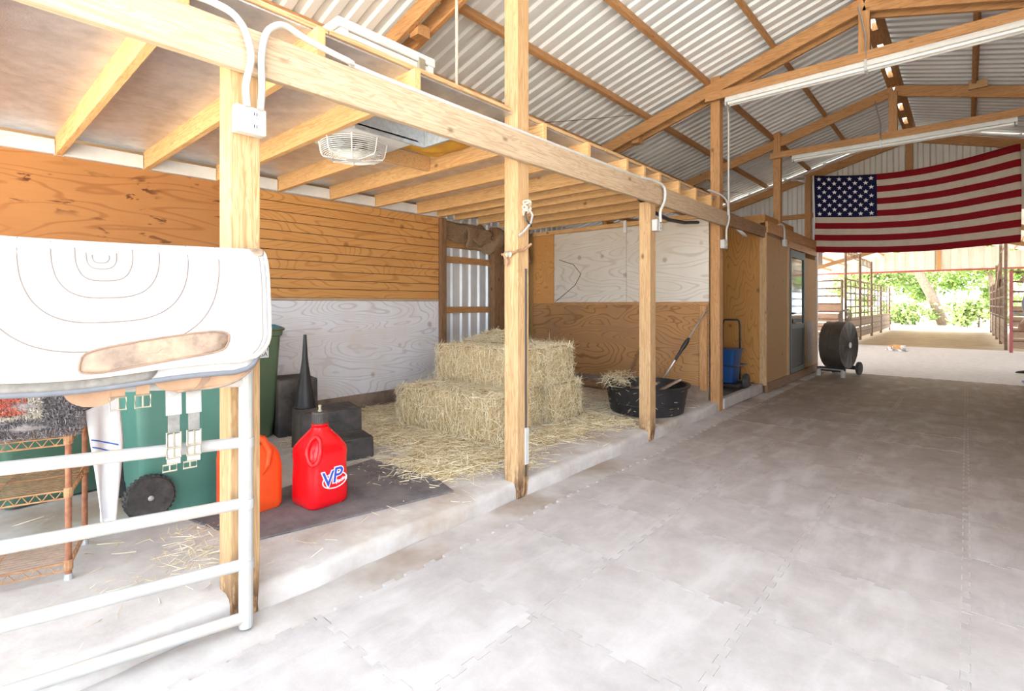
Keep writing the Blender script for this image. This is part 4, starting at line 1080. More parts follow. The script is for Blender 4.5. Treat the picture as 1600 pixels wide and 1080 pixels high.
# --- drum fan
DC = Vector((-1.68, 10.55, .0)); df = thing('drum_fan', 'large dark brown drum fan on wheels at the end of the mats', 'fan', tuple(DC), R(-12))
zc = .535; rr = .40
smooth_by(MB().lathe([(rr*.97, -.16), (rr, -.155), (rr, .155), (rr*.97, .16)], 40, (0, 0, zc), 'x').build('drum', 'fan_brown', df, local=True), 40)
for x in (-.155, -.02, .155): MB().lathe([(rr, -.008), (rr+.007, -.006), (rr+.007, .006), (rr, .008)], 40, (x, 0, zc), 'x').build('band', 'fan_brown', df, local=True)
for sx in (-1, 1):
    m = MB()
    for k in range(1, 15):
        r = rr*k/14.5; m.tube([(sx*(.163+.012*(1-(k/14.5)**2)), r*math.cos(2*math.pi*j/36), zc+r*math.sin(2*math.pi*j/36)) for j in range(36)], .0035, 4, closed=True)
    for k in range(12):
        a = math.pi*k/6; m.cyl((sx*.176, .03*math.cos(a), zc+.03*math.sin(a)), (sx*.163, rr*math.cos(a), zc+rr*math.sin(a)), .004, n=5)
    gd_ = m.build('guard', 'fan_brown', df, local=True, kind='stuff')
    MB().lathe([(0, -.004), (.05, -.003), (.05, .003), (0, .004)], 18, (sx*.182, 0, zc), 'x').build('badge', 'label_white', gd_)
m = MB()
for k in range(4):
    a = math.pi*k/2
    def bld(u, v, a=a):
        r = .06+.30*u; aa = a+.5*(v-.5)*(1+.5*u); return ((v-.5)*.12, r*math.cos(aa), zc+r*math.sin(aa))
    m.grid(bld, 6, 4)
m.build('blades', 'fan_brown', df, local=True, solid=.004)
MB().cyl((-.1, 0, zc), (.1, 0, zc), .075, n=20).build('motor', 'black', df, local=True)
for y in (-.30, .30): MB().box(-.22, .22, y-.02, y+.02, .085, .155).build('skid', 'black', df, local=True)
MB().box(-.2, .2, -.30, -.28, .09, .16).build('skid', 'black', df, local=True)
MB().box(-.20, .20, -.335, -.315, .115, .135).build('front_bar', 'alu', df, local=True)
for x in (-.19, .19): MB().cyl((x, -.325, .0), (x, -.325, .115), .034, n=14).build('foot', 'pvc', df, local=True)
for x in (-.205, .205):
    MB().lathe([(0, -.022), (.035, -.024), (.04, -.02), (.11, -.022), (.115, -.012), (.115, .012), (.11, .022), (.04, .02), (0, .024)], 24, (x, .31, .115), 'x').build('wheel', 'tyre', df, local=True)
rp_ = thing('lead_rope', 'coiled grey rope hanging on the fan handle', 'rope', (-1.62, 10.62, .94))
for k in range(5):
    MB().tube([(-1.62+.07*math.cos(t)+.012*k, 10.62+.02*k-.04, 1.02+.11*math.sin(t)+.008*k) for t in np.linspace(0, 6.1, 22)], .008, 6, closed=True).build('coil', 'rope', rp_)

# --- loft fan
FC = Vector((-3.14, 1.90, ZJ-.105)); cf = thing('exhaust_fan', 'round white caged fan hanging under the loft joists', 'fan', tuple(FC+Vector((0, 0, .1))))
m = MB()
for k in range(1, 16):
    r = .2*k/15; z = FC.z+.02*(k/15)**4
    m.tube([(FC.x+r*math.cos(2*math.pi*j/40), FC.y+r*math.sin(2*math.pi*j/40), z) for j in range(40)], .0024, 4, closed=True)
for k in range(1, 9):
    r = .2+.02*k/8; z = FC.z+.02+.10*k/8
    m.tube([(FC.x+r*math.cos(2*math.pi*j/40), FC.y+r*math.sin(2*math.pi*j/40), z) for j in range(40)], .0026, 4, closed=True)
m.build('cage_wires', 'enamel', cf, kind='stuff')
for k in range(8):
    a = 2*math.pi*k/8+.2; c, s = math.cos(a), math.sin(a)
    MB().tube([(FC.x+.05*c, FC.y+.05*s, FC.z-.003), (FC.x+.195*c, FC.y+.195*s, FC.z+.012), (FC.x+.208*c, FC.y+.208*s, FC.z+.03), (FC.x+.225*c, FC.y+.225*s, FC.z+.12)], .004, 6).build('cage_rib', 'enamel', cf)
MB().lathe([(0, -.006), (.05, -.006), (.05, .0), (0, .002)], 20, tuple(FC)).build('badge', 'enamel', cf)
smooth_by(MB().lathe([(.0, .05), (.09, .055), (.10, .12), (0, .125)], 24, tuple(FC)).build('motor', 'doorgrey', cf))
m = MB()
for k in range(4):
    a0 = k*math.pi/2
    m.grid(lambda u, v, a0=a0: (FC.x+(.07+.125*u)*math.cos(a0+(v-.5)*.9), FC.y+(.07+.125*u)*math.sin(a0+(v-.5)*.9), FC.z+.07+.04*(v-.5)), 4, 5)
m.build('blades', 'galv', cf, solid=.003)
MB().box(-3.34, -2.80, 1.705, 2.19, ZJ+.012, ZJ+.022).build('mount_plate', 'paint_white', cf)
MB().box(-2.798, -2.44, 1.705, 2.25, ZJ+.112, ZJ+.118).build('duct_plate', 'galv', cf)
MB().box(-2.82, -2.80, 1.705, 2.25, ZJ-.012, ZJ+.115).build('duct', 'galv', cf)
MB().box(-2.798, -2.44, 2.24, 2.26, ZJ-.012, ZJ+.11).build('duct', 'galv', cf)

# --- conduits with outlet boxes
def catmull(P, n=5):
    P = [Vector(p) for p in P]; Q = [P[0]]+P+[P[-1]]; out = []
    for i in range(1, len(Q)-2):
        a, b, c, d = Q[i-1:i+3]
        for k in range(n):
            t = k/n; out.append(.5*((2*b)+(c-a)*t+(2*a-5*b+4*c-d)*t*t+(3*b-a-3*c+d)*t**3))
    return out+[P[-1]]
def outlet(label, y, z, path, x=-2.118, bw=.058, bh=.105, rcond=.0135, sockets=True):
    t = thing('outlet_box', label, 'outlet', (x, y, z), group='white outlet boxes with conduit')
    ob_ = MB().box(x, x+.05, y-bw, y+bw, z-bh/2, z+bh/2).build('box', 'pvc', t, bevel=.006)
    if sockets:
        for dz in (-.024, .024):
            MB().lathe([(0, 0), (.019, 0), (.018, .005), (0, .006)], 16, (x+.049, y+.012, z+dz), 'x').build('socket', 'box_white', ob_)
            sl_ = MB(); sl_.box(x+.054, x+.0562, y+.006, y+.009, z+dz-.006, z+dz+.006); sl_.box(x+.054, x+.0562, y+.016, y+.019, z+dz-.006, z+dz+.006); sl_.build('slots', 'ink', ob_)
    for p in path: smooth_by(MB().tube(catmull(p), rcond, 10).build('conduit', 'pvc', t), 60)
    return t
X1 = -2.10
outlet('white double outlet box at the top of the first post with two curved conduits', .828, 1.975, [
    [(X1+.01, .805, 2.02), (X1+.012, .80, 2.10), (X1+.02, .815, 2.20), (X1+.02, .805, 2.27), (X1+.02, .775, 2.33), (X1+.02, .70, 2.362), (X1+.005, .45, 2.37), (X1+.005, -.8, 2.375)],
    [(X1+.01, .855, 2.02), (X1+.012, .86, 2.1), (X1+.02, .855, 2.22), (X1+.022, .868, 2.31), (X1+.022, .90, 2.36), (X1+.02, .95, 2.385), (X1+.006, 1.05, 2.372), (X1-.008, 1.25, 2.358), (X1-.035, 1.6, 2.353), (X1-.035, 4.2, 2.353)]], x=-2.155)
outlet('small white outlet box on the short post with a bent conduit', 4.41, 1.97, [[(X1+.01, 4.40, 2.0), (X1+.01, 4.40, 2.1), (X1+.02, 4.46, 2.2), (X1+.02, 4.47, 2.30), (X1+.01, 4.42, 2.345), (X1-.01, 4.25, 2.36), (X1-.03, 4.1, 2.355)]], x=-2.155)
outlet('white outlet box at the end post with a tall conduit to the lamp', 6.15, 1.95, [[(X1, 6.15, 2.0), (X1, 6.15, 2.12), (X1+.01, 6.21, 2.25), (X1, 6.22, 2.45), (X1-.0, 6.215, 3.45), (X1+.0, 6.19, 3.52), (X1+.06, 6.1, 3.58)], [(X1, 6.20, 2.3), (X1+.0, 6.18, 2.44), (X1-.04, 6.08, 2.52), (X1-.12, 5.9, 2.56)]], x=-2.155, rcond=.011)
outlet('grey outlet box beside the tack room door with a hooked conduit', 8.62, 2.18, [[(-2.08, 8.62, 2.2), (-2.08, 8.61, 2.36), (-2.08, 8.56, 2.43), (-2.09, 8.45, 2.45), (-2.12, 8.35, 2.42)]], x=-2.10)
hs = tag(MB().tube([(-2.36, 4.50, 2.27), (-2.35, 4.75, 2.18), (-2.34, 5.1, 2.135), (-2.34, 5.5, 2.15), (-2.34, 5.9, 2.20)], .02, 8).build('black_hose', 'black', smooth=True), 'black hose sagging under the beam past the short post', 'hose')

# --- odds and ends on the second post
kt = thing('halter_knot', 'grey halter rope and snap tied to the tall pale post', 'rope', (-2.14, 2.57, 1.85))
for k in range(4):
    MB().tube([(-2.145+.014*math.sin(t*2+k), 2.565+.028*math.cos(t+k), 1.895+.03*math.sin(t+k*1.4)-.012*k) for t in np.linspace(0, 5.5, 16)], .008, 6, closed=True).build('knot', 'rope', kt)
MB().tube([(-2.13, 2.565, 1.87), (-2.12, 2.59, 1.83), (-2.13, 2.585, 1.78), (-2.14, 2.53, 1.72), (-2.15, 2.49, 1.69)], .008, 6).build('tail', 'webbing', kt)
MB().tube([(-2.135, 2.555, 1.86), (-2.13, 2.53, 1.83), (-2.13, 2.545, 1.79), (-2.13, 2.59, 1.76), (-2.13, 2.60, 1.81)], .007, 6).build('snap', 'black_dusty', kt)
lp = thing('baling_twine', 'strip of leather and twine looped around the tall pale post', 'rope', (-2.2, 2.48, 1.6))
MB().tube([(-2.285, 2.475, 1.575), (-2.23, 2.472, 1.57), (-2.152, 2.475, 1.59), (-2.147, 2.54, 1.60), (-2.150, 2.61, 1.645)], .009, 6).build('loop', 'leather', lp)
MB().tube([(-2.26, 2.470, 1.575), (-2.24, 2.463, 1.545), (-2.22, 2.463, 1.52), (-2.235, 2.463, 1.50)], .012, 6).build('loose_end', 'leather', lp)
for k in range(2): MB().lathe([(.010, -.006), (.022, -.003), (.022, .003), (.010, .006)], 12, (-2.24+.03*k, 2.466, 1.572), 'y').build('buckle', 'brass', lp)
cn = tag(MB().beam((-2.158, 2.567, .12), (-2.158, 2.567, 1.48), .014, .010, up=(1, 0, 0)).build('edge_strip', 'doorgrey'), 'grey metal strip running down the right edge of the tall pale post', 'strip')
c2 = tag(MB().box(-2.158, -2.148, 2.552, 2.59, .20, .44).build('marker_tag', 'pvc', bevel=.003), 'white plastic marker low on the tall pale post', 'marker')
wt_ = tag(MB().box(-3.42, -3.38, PY-.062, PY-.045, 2.20, 2.36).build('white_tag', 'label_white'), 'small white tag hung on the partition header', 'tag')
wl_ = tag(MB().tube([(-4.50, PY-.026, 1.90), (-4.25, PY-.026, 1.82), (-4.12, PY-.026, 1.68), (-4.22, PY-.026, 1.52), (-4.45, PY-.026, 1.36), (-4.58, PY-.026, 1.28)], .004, 5).build('thin_wire', 'black'), 'thin curved wire on the white partition sheet', 'wire')

# --- loft clutter
bx = thing('storage_box', 'long white wooden box with a hand slot and latch on the loft edge', 'box', (-2.7, 1.75, DZ+.03))
MB().box(-2.9, -2.40, 1.37, 1.99, DZ+.03, DZ+.185).build('body', 'box_white', bx, bevel=.008); bb_ = _last()
MB().box(-2.91, -2.39, 1.36, 2.0, DZ+.187, DZ+.24).build('lid', 'box_white', bx, bevel=.008)
MB().box(-2.401, -2.394, 1.45, 1.54, DZ+.12, DZ+.15).build('hand_slot', 'ink', bb_); MB().box(-2.40, -2.385, 1.87, 1.92, DZ+.11, DZ+.21).build('latch', 'brass', bb_, bevel=.004)
MB().box(-2.40, -2.392, 1.375, 1.42, DZ+.03, DZ+.185).build('batten', 'box_white', bb_); MB().box(-2.40, -2.392, 1.945, 1.985, DZ+.03, DZ+.185).build('batten', 'box_white', bb_)
wrp = tag(MB().tube([(-2.5, 2.268, DZ+.03), (-2.495, 2.267, 3.0), (-2.5, 2.268, 3.43)], .010, 8).build('hanging_rope', 'rope', smooth=True), 'thin white rope hanging from the rafters onto the loft', 'rope')
tg = thing('branch', 'dry forked stick lying on the loft beside the tall post', 'stick', (-2.4, 2.75, DZ+.03))
MB().tube([(-2.40, 2.66, DZ+.04), (-2.36, 2.82, DZ+.055), (-2.33, 2.97, DZ+.05)], .014, 6).build('stem', 'boards', tg); MB().tube([(-2.36, 2.84, DZ+.055), (-2.35, 2.85, DZ+.11)], .010, 6).build('twig', 'boards', tg)
for i, (a, b, lb) in enumerate((((-5.0, 2.2, 3.06), (-2.9, 5.4, 3.45), 'thin dark cable strung under the roof above the loft'), ((-3.6, 5.2, 3.1), (-2.9, 9.5, 3.2), 'thin dark cable strung under the roof behind the end post'))):
    A, B = Vector(a), Vector(b); tag(MB().tube([A.lerp(B, t/8)-Vector((0, 0, .10*math.sin(math.pi*t/8))) for t in range(9)], .0035, 5).build('cable', 'black'), lb, 'cable', 'cables under the roof')
# burlap in the corner
bp = thing('burlap_sack', 'torn brown burlap sacks hanging in the top corner above the metal siding', 'sack', (-5.2, 5.6, 2.1))
def sack(u, v): return (WX-.06+.04*math.sin(u*7+v*3)+.08*v*(1-v), 4.75+.75*u, ZJ-.02-.36*v*(1-.4*abs(u-.5))-.03*math.sin(u*13))
MB().grid(sack, 16, 10).build('cloth', 'burlap', bp, smooth=True, solid=.008)
def sack2(u, v): return (WX+.03+.03*math.sin(u*9+v*5), 5.45+.55*u, ZJ-.02-.50*v-.05*math.sin(u*5))
MB().grid(sack2, 12, 10).build('cloth', 'burlap', bp, smooth=True, solid=.008)
def sack3(u, v): return (WX-.075+.03*math.sin(u*9+v*6)+.03*v, 4.34+.62*u, ZJ-.01-(.20+.08*math.sin(u*3.5))*v)
MB().grid(sack3, 12, 8).build('cloth', 'burlap', bp, smooth=True, solid=.008)
def sack4(u, v): return (WX-.035+.025*math.sin(u*5+v*8), 4.80+.42*u+.05*v, ZJ-.05-(.26-.20*abs(u-.4))*v)
MB().grid(sack4, 12, 8).build('cloth', 'burlap', bp, smooth=True, solid=.008)
cpst = tag(MB().box(WX-.03, WX+.05, 4.24, 4.325, SLAB, ZJ-.002).build('timber_post', 'old_z', bevel=.004), 'brown corner stud at the end of the plywood back wall', 'post')

# --- flag
FLY = 10.9; fg = thing('flag', 'large stars and stripes flag hung across the aisle end', 'flag', (-.75, FLY, 2.3))
FL, FR, FT, FB = -2.13, .612, 3.645, 2.215
def flag(u, v):
    x = FL+(FR-FL)*u; sag = .155*math.sin(math.pi*min(1, u*1.02))**1.0
    top = FT+.03*u-sag; bot = FB-.03*u-.07*math.sin(math.pi*u)
    z = top+(bot-top)*v
    y = FLY+.03*math.sin(u*10+v*2.5)*v+.012*math.sin(u*26-v*9)*(.3+v)
    return Vector((x+.012*math.sin(v*3), y, z))
ns = 13; cu = .345; nu = 66; cc = 23
m = MB(); nv = 39
vs = [flag(i/nu, j/nv) for j in range(nv+1) for i in range(nu+1)]
m.v = [tuple(p) for p in vs]
for j in range(nv):
    for i in range(nu):
        m.f.append((j*(nu+1)+i, j*(nu+1)+i+1, (j+1)*(nu+1)+i+1, (j+1)*(nu+1)+i)); st_ = j//3
        m.mi.append(2 if (i < cc and j < 21) else (0 if st_ % 2 == 0 else 1))
m.build('cloth', ['flag_red', 'flag_white', 'flag_blue'], fg, smooth=True, solid=.004)
sm = MB(); cw = cc/nu
for r_ in range(9):
    n_ = 6 if r_ % 2 == 0 else 5
    for c_ in range(n_):
        u = cw*((c_*2+(1 if n_ == 6 else 2))/12); v = (21/39)*(r_+.85)/9.6
        cpt = flag(u, v); rad = .042
        ex = (flag(u+.01, v)-cpt).normalized(); ez = (cpt-flag(u, v+.01)).normalized()
        for sd in (-1,):
            pts = [cpt+Vector((0, sd*.006, 0))+ (ex*math.sin(2*math.pi*k/10)+ez*math.cos(2*math.pi*k/10))*(rad if k % 2 == 0 else rad*.42) for k in range(10)]
            sm.add([cpt+Vector((0, sd*.006, 0))]+pts, [(0, 1+k, 1+(k+1) % 10) for k in range(10)])
sm.build('stars', 'logo_white', fg, solid=.002)
MB().tube([flag(0, v/20)-Vector((.012, 0, 0)) for v in range(21)], .014, 8).build('header_hem', 'paint_white', fg)
# --- corral panels of the far barn
def corral(label, p0, p1, h=2.05, boards=.8, tall=None, mat='corral', rails=7, sign=False, post_mat=None):
    p0 = Vector(p0); p1 = Vector(p1); t = thing('corral_panel', label, 'corral panel', tuple(p0), group='pipe corral panels')
    for i, p in enumerate((p0, p1)):
        MB().cyl(p, p+Vector((0, 0, tall if tall else h)), .038, n=8).build('upright', post_mat or mat, t)
    for k in range(rails):
        z = .30+(h-.33)*k/(rails-1); MB().cyl(p0+Vector((0, 0, z)), p1+Vector((0, 0, z)), .028, n=6).build('rail', mat, t)
    for f in (.33, .66):
        q = p0.lerp(p1, f); MB().cyl(q+Vector((0, 0, .30)), q+Vector((0, 0, h-.03)), .018, n=6).build('stay', mat, t)
    d = (p1-p0).normalized(); nb = max(1, int(boards/.27)) if boards else 0
    for k in range(nb):
        z = .10+boards*(k+.5)/nb; mm = MB(); mm.beam(p0+Vector((0, 0, z)), p1+Vector((0, 0, z)), .03, boards/nb-.02); mm.build('board', 'boards' if abs(d.x) > .5 else 'boards_y', t)
    if tall:
        for z in (tall-.04, tall-.26): MB().cyl(p0+Vector((0, 0, z)), p1+Vector((0, 0, z)), .018, n=6).build('rail', mat, t)
        if sign:
            for k in range(9):
                q = p0.lerp(p1, (k+.5)/9); MB().cyl(q+Vector((0, 0, tall-.26)), q+Vector((0, 0, tall-.04)), .012, n=5).build('scroll_bar', mat, t)
    return t
LXc = -2.78
for i, (a, b, tl) in enumerate(((18.6, 21.4, 3.0), (21.5, 24.3, 2.9), (24.4, 27.2, None), (27.3, 30.6, None))):
    corral(('nearest', 'second', 'third', 'farthest')[i]+' rusty pipe corral panel along the left of the far barn', (LXc, a, 0), (LXc, b, 0), boards=.72, tall=tl, sign=tl is not None, rails=9)
corral('pipe panel with board base facing the aisle left of the fan', (-2.86, 18.5, 0), (-5.9, 18.5, 0), h=2.0, boards=1.15, rails=8)
for i, (a, b, tl) in enumerate(((19.3, 22.0, 3.1), (22.1, 24.8, 2.6), (24.9, 27.6, None), (27.7, 30.6, None))):
    corral(('nearest', 'second', 'third', 'farthest')[i]+' rusty pipe corral panel along the right of the far barn', (.80, a, 0), (.80, b, 0), boards=.72, tall=tl)
corral('pipe panel with board base facing the aisle at the far right', (.86, 18.3, 0), (4.3, 18.3, 0), h=2.1, boards=1.1, rails=8, post_mat='corral_red')
tag(MB().beam((.72, 22.6, 1.7), (.72, 20.6, 2.35), .03, .22).build('leaning_board', 'boards_y'), 'pale board slanting across the right corral rails', 'board')
# handles of a wheelbarrow at the right edge
wb = thing('wheelbarrow', 'dark handled wheelbarrow parked at the right by the corral', 'wheelbarrow', (1.6, 17.0, 0))
for dy in (-.14, .14): MB().tube([(.80, 16.2+dy, 1.05), (1.25, 16.4+dy, .86), (1.9, 16.6+dy*.7, .45), (2.3, 16.8, .25)], .02, 6).build('handle', 'corral_green', wb)
rg = [[(1.75+x*k, 16.6+y*k, z) for x, y in rrect(.9, .65, .12, 4)] for z, k in ((.42, .6), (.75, 1.0), (.77, 1.03))]
smooth_by(MB().loft(rg).build('tray', 'corral_green', wb)); MB().lathe([(0, -.04), (.16, -.05), (.2, -.03), (.2, .03), (.16, .05), (0, .04)], 18, (2.4, 16.75, .2), 'y').build('wheel', 'tyre', wb)
for dy in (-.2, .2): MB().tube([(1.45, 16.5+dy, .5), (1.4, 16.5+dy, 0)], .018, 6).build('leg', 'corral_green', wb)
# low blue tub at the right edge
rt = tag(smooth_by(MB().lathe([(0, 0), (.19, 0), (.21, .08), (.23, .085), (.23, .10), (.20, .10), (.18, .02), (0, .02)], 28, (.845, 10.75, .002)).build('feed_tub', 'blue'), 40), 'low dark blue feed tub at the right edge of the aisle', 'tub')

# --- cat lying on the breezeway floor
def skin_mesh(name, verts, edges, radii, mats, root=0, sub=2, parent=None, loc=(0, 0, 0), rz=0.0, paint=None, smooth=True):
    me = bpy.data.meshes.new(name); me.from_pydata(verts, edges, []); ob = bpy.data.objects.new(name, me); C.objects.link(ob)
    md = ob.modifiers.new('skin', 'SKIN'); md.use_smooth_shade = True
    for i, r in enumerate(radii):
        sv = me.skin_vertices[0].data[i]; sv.radius = r if isinstance(r, tuple) else (r, r); sv.use_root = (i == root)
    ms = ob.modifiers.new('sub', 'SUBSURF'); ms.levels = sub; ms.render_levels = sub
    dg = bpy.context.evaluated_depsgraph_get(); nm = bpy.data.meshes.new_from_object(ob.evaluated_get(dg)); bpy.data.objects.remove(ob); bpy.data.meshes.remove(me)
    nm.name = name; nm.materials.clear()
    for m_ in mats: nm.materials.append(M[m_])
    for p in nm.polygons:
        p.use_smooth = True; p.material_index = paint(p.center) if paint else 0
    o = bpy.data.objects.new(name, nm); C.objects.link(o); o['_w'] = [float(q) for q in loc]
    o.location = loc; o.rotation_euler = (0, 0, rz)
    if parent is not None: o.parent = parent
    return o
ca = thing('cat', 'orange and white cat lying on the floor of the breezeway', 'cat', (-1.36, 17.0, 0), R(-41))
cv = [(-.16, 0, .085), (-.05, 0, .095), (.06, 0, .09), (.14, 0, .10), (.20, -.015, .125), (.245, -.03, .12),
      (.10, -.07, .035), (.18, -.12, .022), (.26, -.13, .018), (-.15, -.09, .045), (-.08, -.15, .022), (.02, -.16, .018),
      (-.24, .03, .04), (-.30, -.02, .025), (-.27, -.12, .02), (-.15, -.19, .018), (.13, .07, .03), (.24, .06, .02), (-.20, -.02, .07)]
ce_ = [(0, 1), (1, 2), (2, 3), (3, 4), (4, 5), (3, 6), (6, 7), (7, 8), (0, 9), (9, 10), (10, 11), (18, 12), (12, 13), (13, 14), (14, 15), (3, 16), (16, 17), (0, 18)]
cr = [.082, .085, .08, .068, .058, .036, .034, .024, .022, .055, .03, .022, .022, .018, .017, .015, .03, .022, .07]
def cat_paint(c):
    if c.x > .15 or c.z < .05: return 1
    if -.19 < c.x < -.08 and c.y < -.05 and c.z < .10: return 1
    return 0
cb = skin_mesh('body', cv, ce_, cr, ['fur_orange', 'fur_white'], 1, 2, ca, paint=cat_paint)
for sy in (-1, 1):
    m = MB(); m.lathe([(.022, 0), (.012, .022), (0, .04)], 8, (.195, -.018+sy*.034, .165)); m.build('ear', 'fur_orange', ca, local=True)
MB().lathe([(0, -.006), (.007, -.004), (.007, .004), (0, .006)], 8, (.283, -.04, .12), 'x').build('nose', 'fur_pink', ca, local=True)
for sy in (-1, 1): MB().lathe([(0, -.005), (.006, -.002), (.006, .002), (0, .005)], 8, (.262, -.035+sy*.022, .142), 'x').build('eye', 'ink', ca, local=True)

# --- person at the right edge of the aisle (walking left, mostly outside the picture)
PX, PYY = .87, 12.9
pe = thing('person', 'person in dark trousers and black shoes stepping in at the right edge', 'person', (PX, PYY, 0), 0)
V_ = [(0.02, 0, .98), (0.01, 0, 1.12), (0.0, 0, 1.28), (0.0, 0, 1.42), (-.01, 0, 1.52), (-.03, 0, 1.60),           # 0-5 pelvis..head base
      (-.045, 0, 1.68), (-.035, 0, 1.755),                                                                        # 6,7 head
      (.02, .095, .95), (-.03, .10, .52), (.03, .10, .10),                                                         # 8-10 right leg (near ground, front)
      (.02, -.095, .95), (.12, -.10, .53), (.30, -.10, .16),                                                       # 11-13 rear leg
      (0, .18, 1.42), (.05, .23, 1.16), (-.06, .24, .93), (-.10, .24, .86),                                         # 14-17 arm
      (0, -.18, 1.42), (.03, -.23, 1.16), (-.10, -.22, .96), (-.15, -.215, .90)]                                    # 18-21 arm
E_ = [(0, 1), (1, 2), (2, 3), (3, 4), (4, 5), (5, 6), (6, 7), (0, 8), (8, 9), (9, 10), (0, 11), (11, 12), (12, 13), (3, 14), (14, 15), (15, 16), (16, 17), (3, 18), (18, 19), (19, 20), (20, 21)]
R_ = [(.12, .155), (.105, .14), (.115, .16), (.10, .15), .058, .062, .098, .075, .092, .064, .048, .092, .064, .048, .062, .044, .034, .03, .062, .044, .034, .03]
def p_paint(c):
    if c.z > 1.50: return 0
    if abs(c.y) > .17 and c.z < 1.22: return 0
    return 1 if c.z > .98 else 2
skin_mesh('body', V_, E_, R_, ['skin', 'shirt', 'denim'], 0, 2, pe, paint=p_paint)
for ky, x0, z0, tilt in ((.10, .03, 0.0, 0), (-.10, .30, .03, .35)):
    rg = []
    for t_, w_, h_ in ((-.09, .055, .06), (-.05, .075, .10), (.0, .08, .105), (.07, .082, .075), (.14, .088, .05), (.20, .07, .038), (.235, .03, .02)):
        xx = x0-t_; zb = z0+(math.sin(tilt)*(-t_+.2) if tilt else 0)
        rg.append([(xx, ky+w_/2*math.cos(a_), zb+max(0.0, h_/2+h_/2*math.sin(a_)*1.0)) for a_ in [2*math.pi*k/12 for k in range(12)]])
    smooth_by(MB().loft(rg).build('shoe', 'black', pe, local=True), 60)
for sy, hx, hz in ((1, -.10, .86), (-1, -.15, .90)):
    y0 = .24*sy if sy > 0 else -.215
    for k in range(4):
        q = (k-1.5)*.019
        MB().tube([(hx+q, y0, hz-.015), (hx+q-.004, y0-.004*sy, hz-.06), (hx+q-.010, y0-.016*sy, hz-.092+.006*abs(k-1.3)), (hx+q-.012, y0-.032*sy, hz-.108+.006*abs(k-1.3))], [.010, .0095, .009, .007], 8).build('finger', 'skin', pe, local=True, smooth=True)
    MB().tube([(hx-.025, y0, hz+.005), (hx-.045, y0-.012*sy, hz-.025), (hx-.048, y0-.022*sy, hz-.05)], [.011, .010, .008], 8).build('thumb', 'skin', pe, local=True, smooth=True)
hr = MB(); hr.lathe([(0, .105), (.06, .095), (.098, .05), (.106, .0), (.098, -.05)], 20, (-.022, 0, 1.70), sx=1.0, sy=.88); hr.build('hair', 'leather_dark', pe, local=True, smooth=True, solid=.01)
for sy in (-1, 1):
    MB().lathe([(0, -.006), (.011, -.003), (.011, .003), (0, .006)], 10, (-.138, sy*.034, 1.70), 'x').build('eye', 'ink', pe, local=True)
    MB().lathe([(0, -.012), (.028, -.008), (.028, .008), (0, .012)], 12, (-.03, sy*.092, 1.685), 'y').build('ear', 'skin', pe, local=True)
MB().tube([(-.135, 0, 1.70), (-.158, 0, 1.668), (-.14, 0, 1.655)], [.009, .014, .010], 8).build('nose', 'skin', pe, local=True, smooth=True)
MB().tube([(-.128, -.022, 1.63), (-.137, 0, 1.628), (-.128, .022, 1.63)], .005, 6).build('mouth', 'fur_pink', pe, local=True)

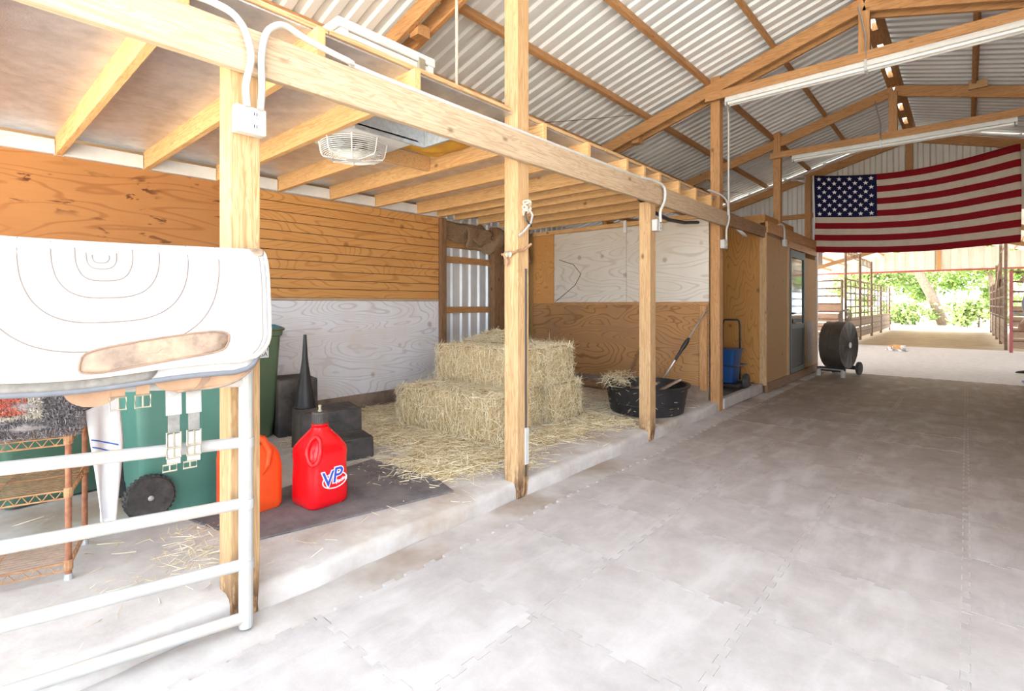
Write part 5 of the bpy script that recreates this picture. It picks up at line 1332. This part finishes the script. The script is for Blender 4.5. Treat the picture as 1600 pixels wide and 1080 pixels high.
# --- trees beyond the far end
def tree(label, x, y, h, lean, crown, n, mat, seed, trunk=.16, cat='tree', name='leafy_tree'):
    t = thing(name, label, cat, (x, y, -.05), group='trees beyond the far end')
    rs = np.random.RandomState(seed); top = Vector((x+lean, y, h*.75))
    MB().tube([(x, y, -.05), (x+lean*.25, y+.05, h*.22), (x+lean*.65, y, h*.5), tuple(top)], [trunk, trunk*.85, trunk*.7, trunk*.35], 8).build('trunk', 'bark', t, smooth=True)
    for k in range(4):
        a = k*1.7+seed; b0 = Vector((x+lean*.6, y, h*(.42+.06*k))); MB().tube([b0, b0+Vector((math.cos(a)*crown[0]*.35, math.sin(a)*crown[1]*.35, h*.10)), b0+Vector((math.cos(a)*crown[0]*.7, math.sin(a)*crown[1]*.7, h*.16))], [trunk*.35, trunk*.22, trunk*.08], 6).build('branch', 'bark', t, smooth=True)
    cl = rs.normal(size=(26, 3))*np.array([crown[0]*.5, crown[1]*.5, crown[2]*.5])+np.array([x+lean*.8, y, crown[3]])
    c = cl[rs.randint(0, 26, n)]+rs.normal(size=(n, 3))*np.array([.32, .32, .25])*crown[0]*.42; c[:, 2] = np.maximum(c[:, 2], .1)
    strands('foliage', c, rs.normal(size=(n, 3)), rs.uniform(.14, .30, n), rs.uniform(.07, .16, n), mat, t, bend=.3)
    return t
tree('tree with a bare leaning trunk in the far opening', -1.0, 40, 7.5, -2.2, (2.6, 2.0, 1.5, 6.5), 3600, 'leaf', 3, trunk=.30)
tree('pale green tree left of the leaning trunk', -5.2, 44, 6, .3, (2.8, 2.0, 2.0, 3.2), 6500, 'leaf2', 5)
tree('green tree right of the leaning trunk', 1.2, 41, 6, -.2, (2.0, 1.8, 2.2, 4.0), 7000, 'leaf', 8)
tree('pale leafy tree at the right of the far opening', 3.6, 46, 6, .3, (2.8, 2.2, 2.0, 3.2), 6500, 'leaf2', 12)
tree('large green tree far behind the others', -2.0, 52, 9, .5, (4.6, 2.4, 3.0, 4.6), 9000, 'leaf', 17)
tree('low bush beside the foot of the leaning trunk', .5, 38, 1.6, .1, (1.4, 1.0, .55, .8), 2200, 'leaf2', 21, trunk=.05, cat='bush', name='bush')
tree('low pale bush at the left of the far opening', -3.6, 40, 1.4, .1, (1.8, 1.0, .45, .6), 2200, 'leaf2', 25, trunk=.05, cat='bush', name='bush')

# --- small fittings near the flag
cl_ = thing('clamp_lamp', 'small grey clamp lamp on the rafter above the flag corner', 'lamp', (-2.32, 10.6, 3.52))
smooth_by(MB().lathe([(.02, -.02), (.03, .0), (.075, .10), (.078, .102), (.07, .10), (.02, .0)], 18, (-2.32, 10.6, 3.55), 'x').build('shade', 'chrome', cl_)); MB().cyl((-2.34, 10.6, 3.55), (-2.44, 10.6, 3.56), .024, n=10).build('holder', 'hub', cl_)
tag(MB().cyl((-2.17, 6.75, 2.20), (-2.13, 6.95, 2.12), .022, n=10).build('dowel', 'pvc', smooth=True), 'short white plastic pipe end under the alcove beam', 'pipe')
tag(MB().box(.02, .20, 8.70, 8.76, 3.97, 4.06).build('wood_scrap', 'pine_x', bevel=.003), 'small scrap of pale wood nailed to the right rafter', 'scrap')
for o in bpy.data.objects:
    if '_w' in o: del o['_w']
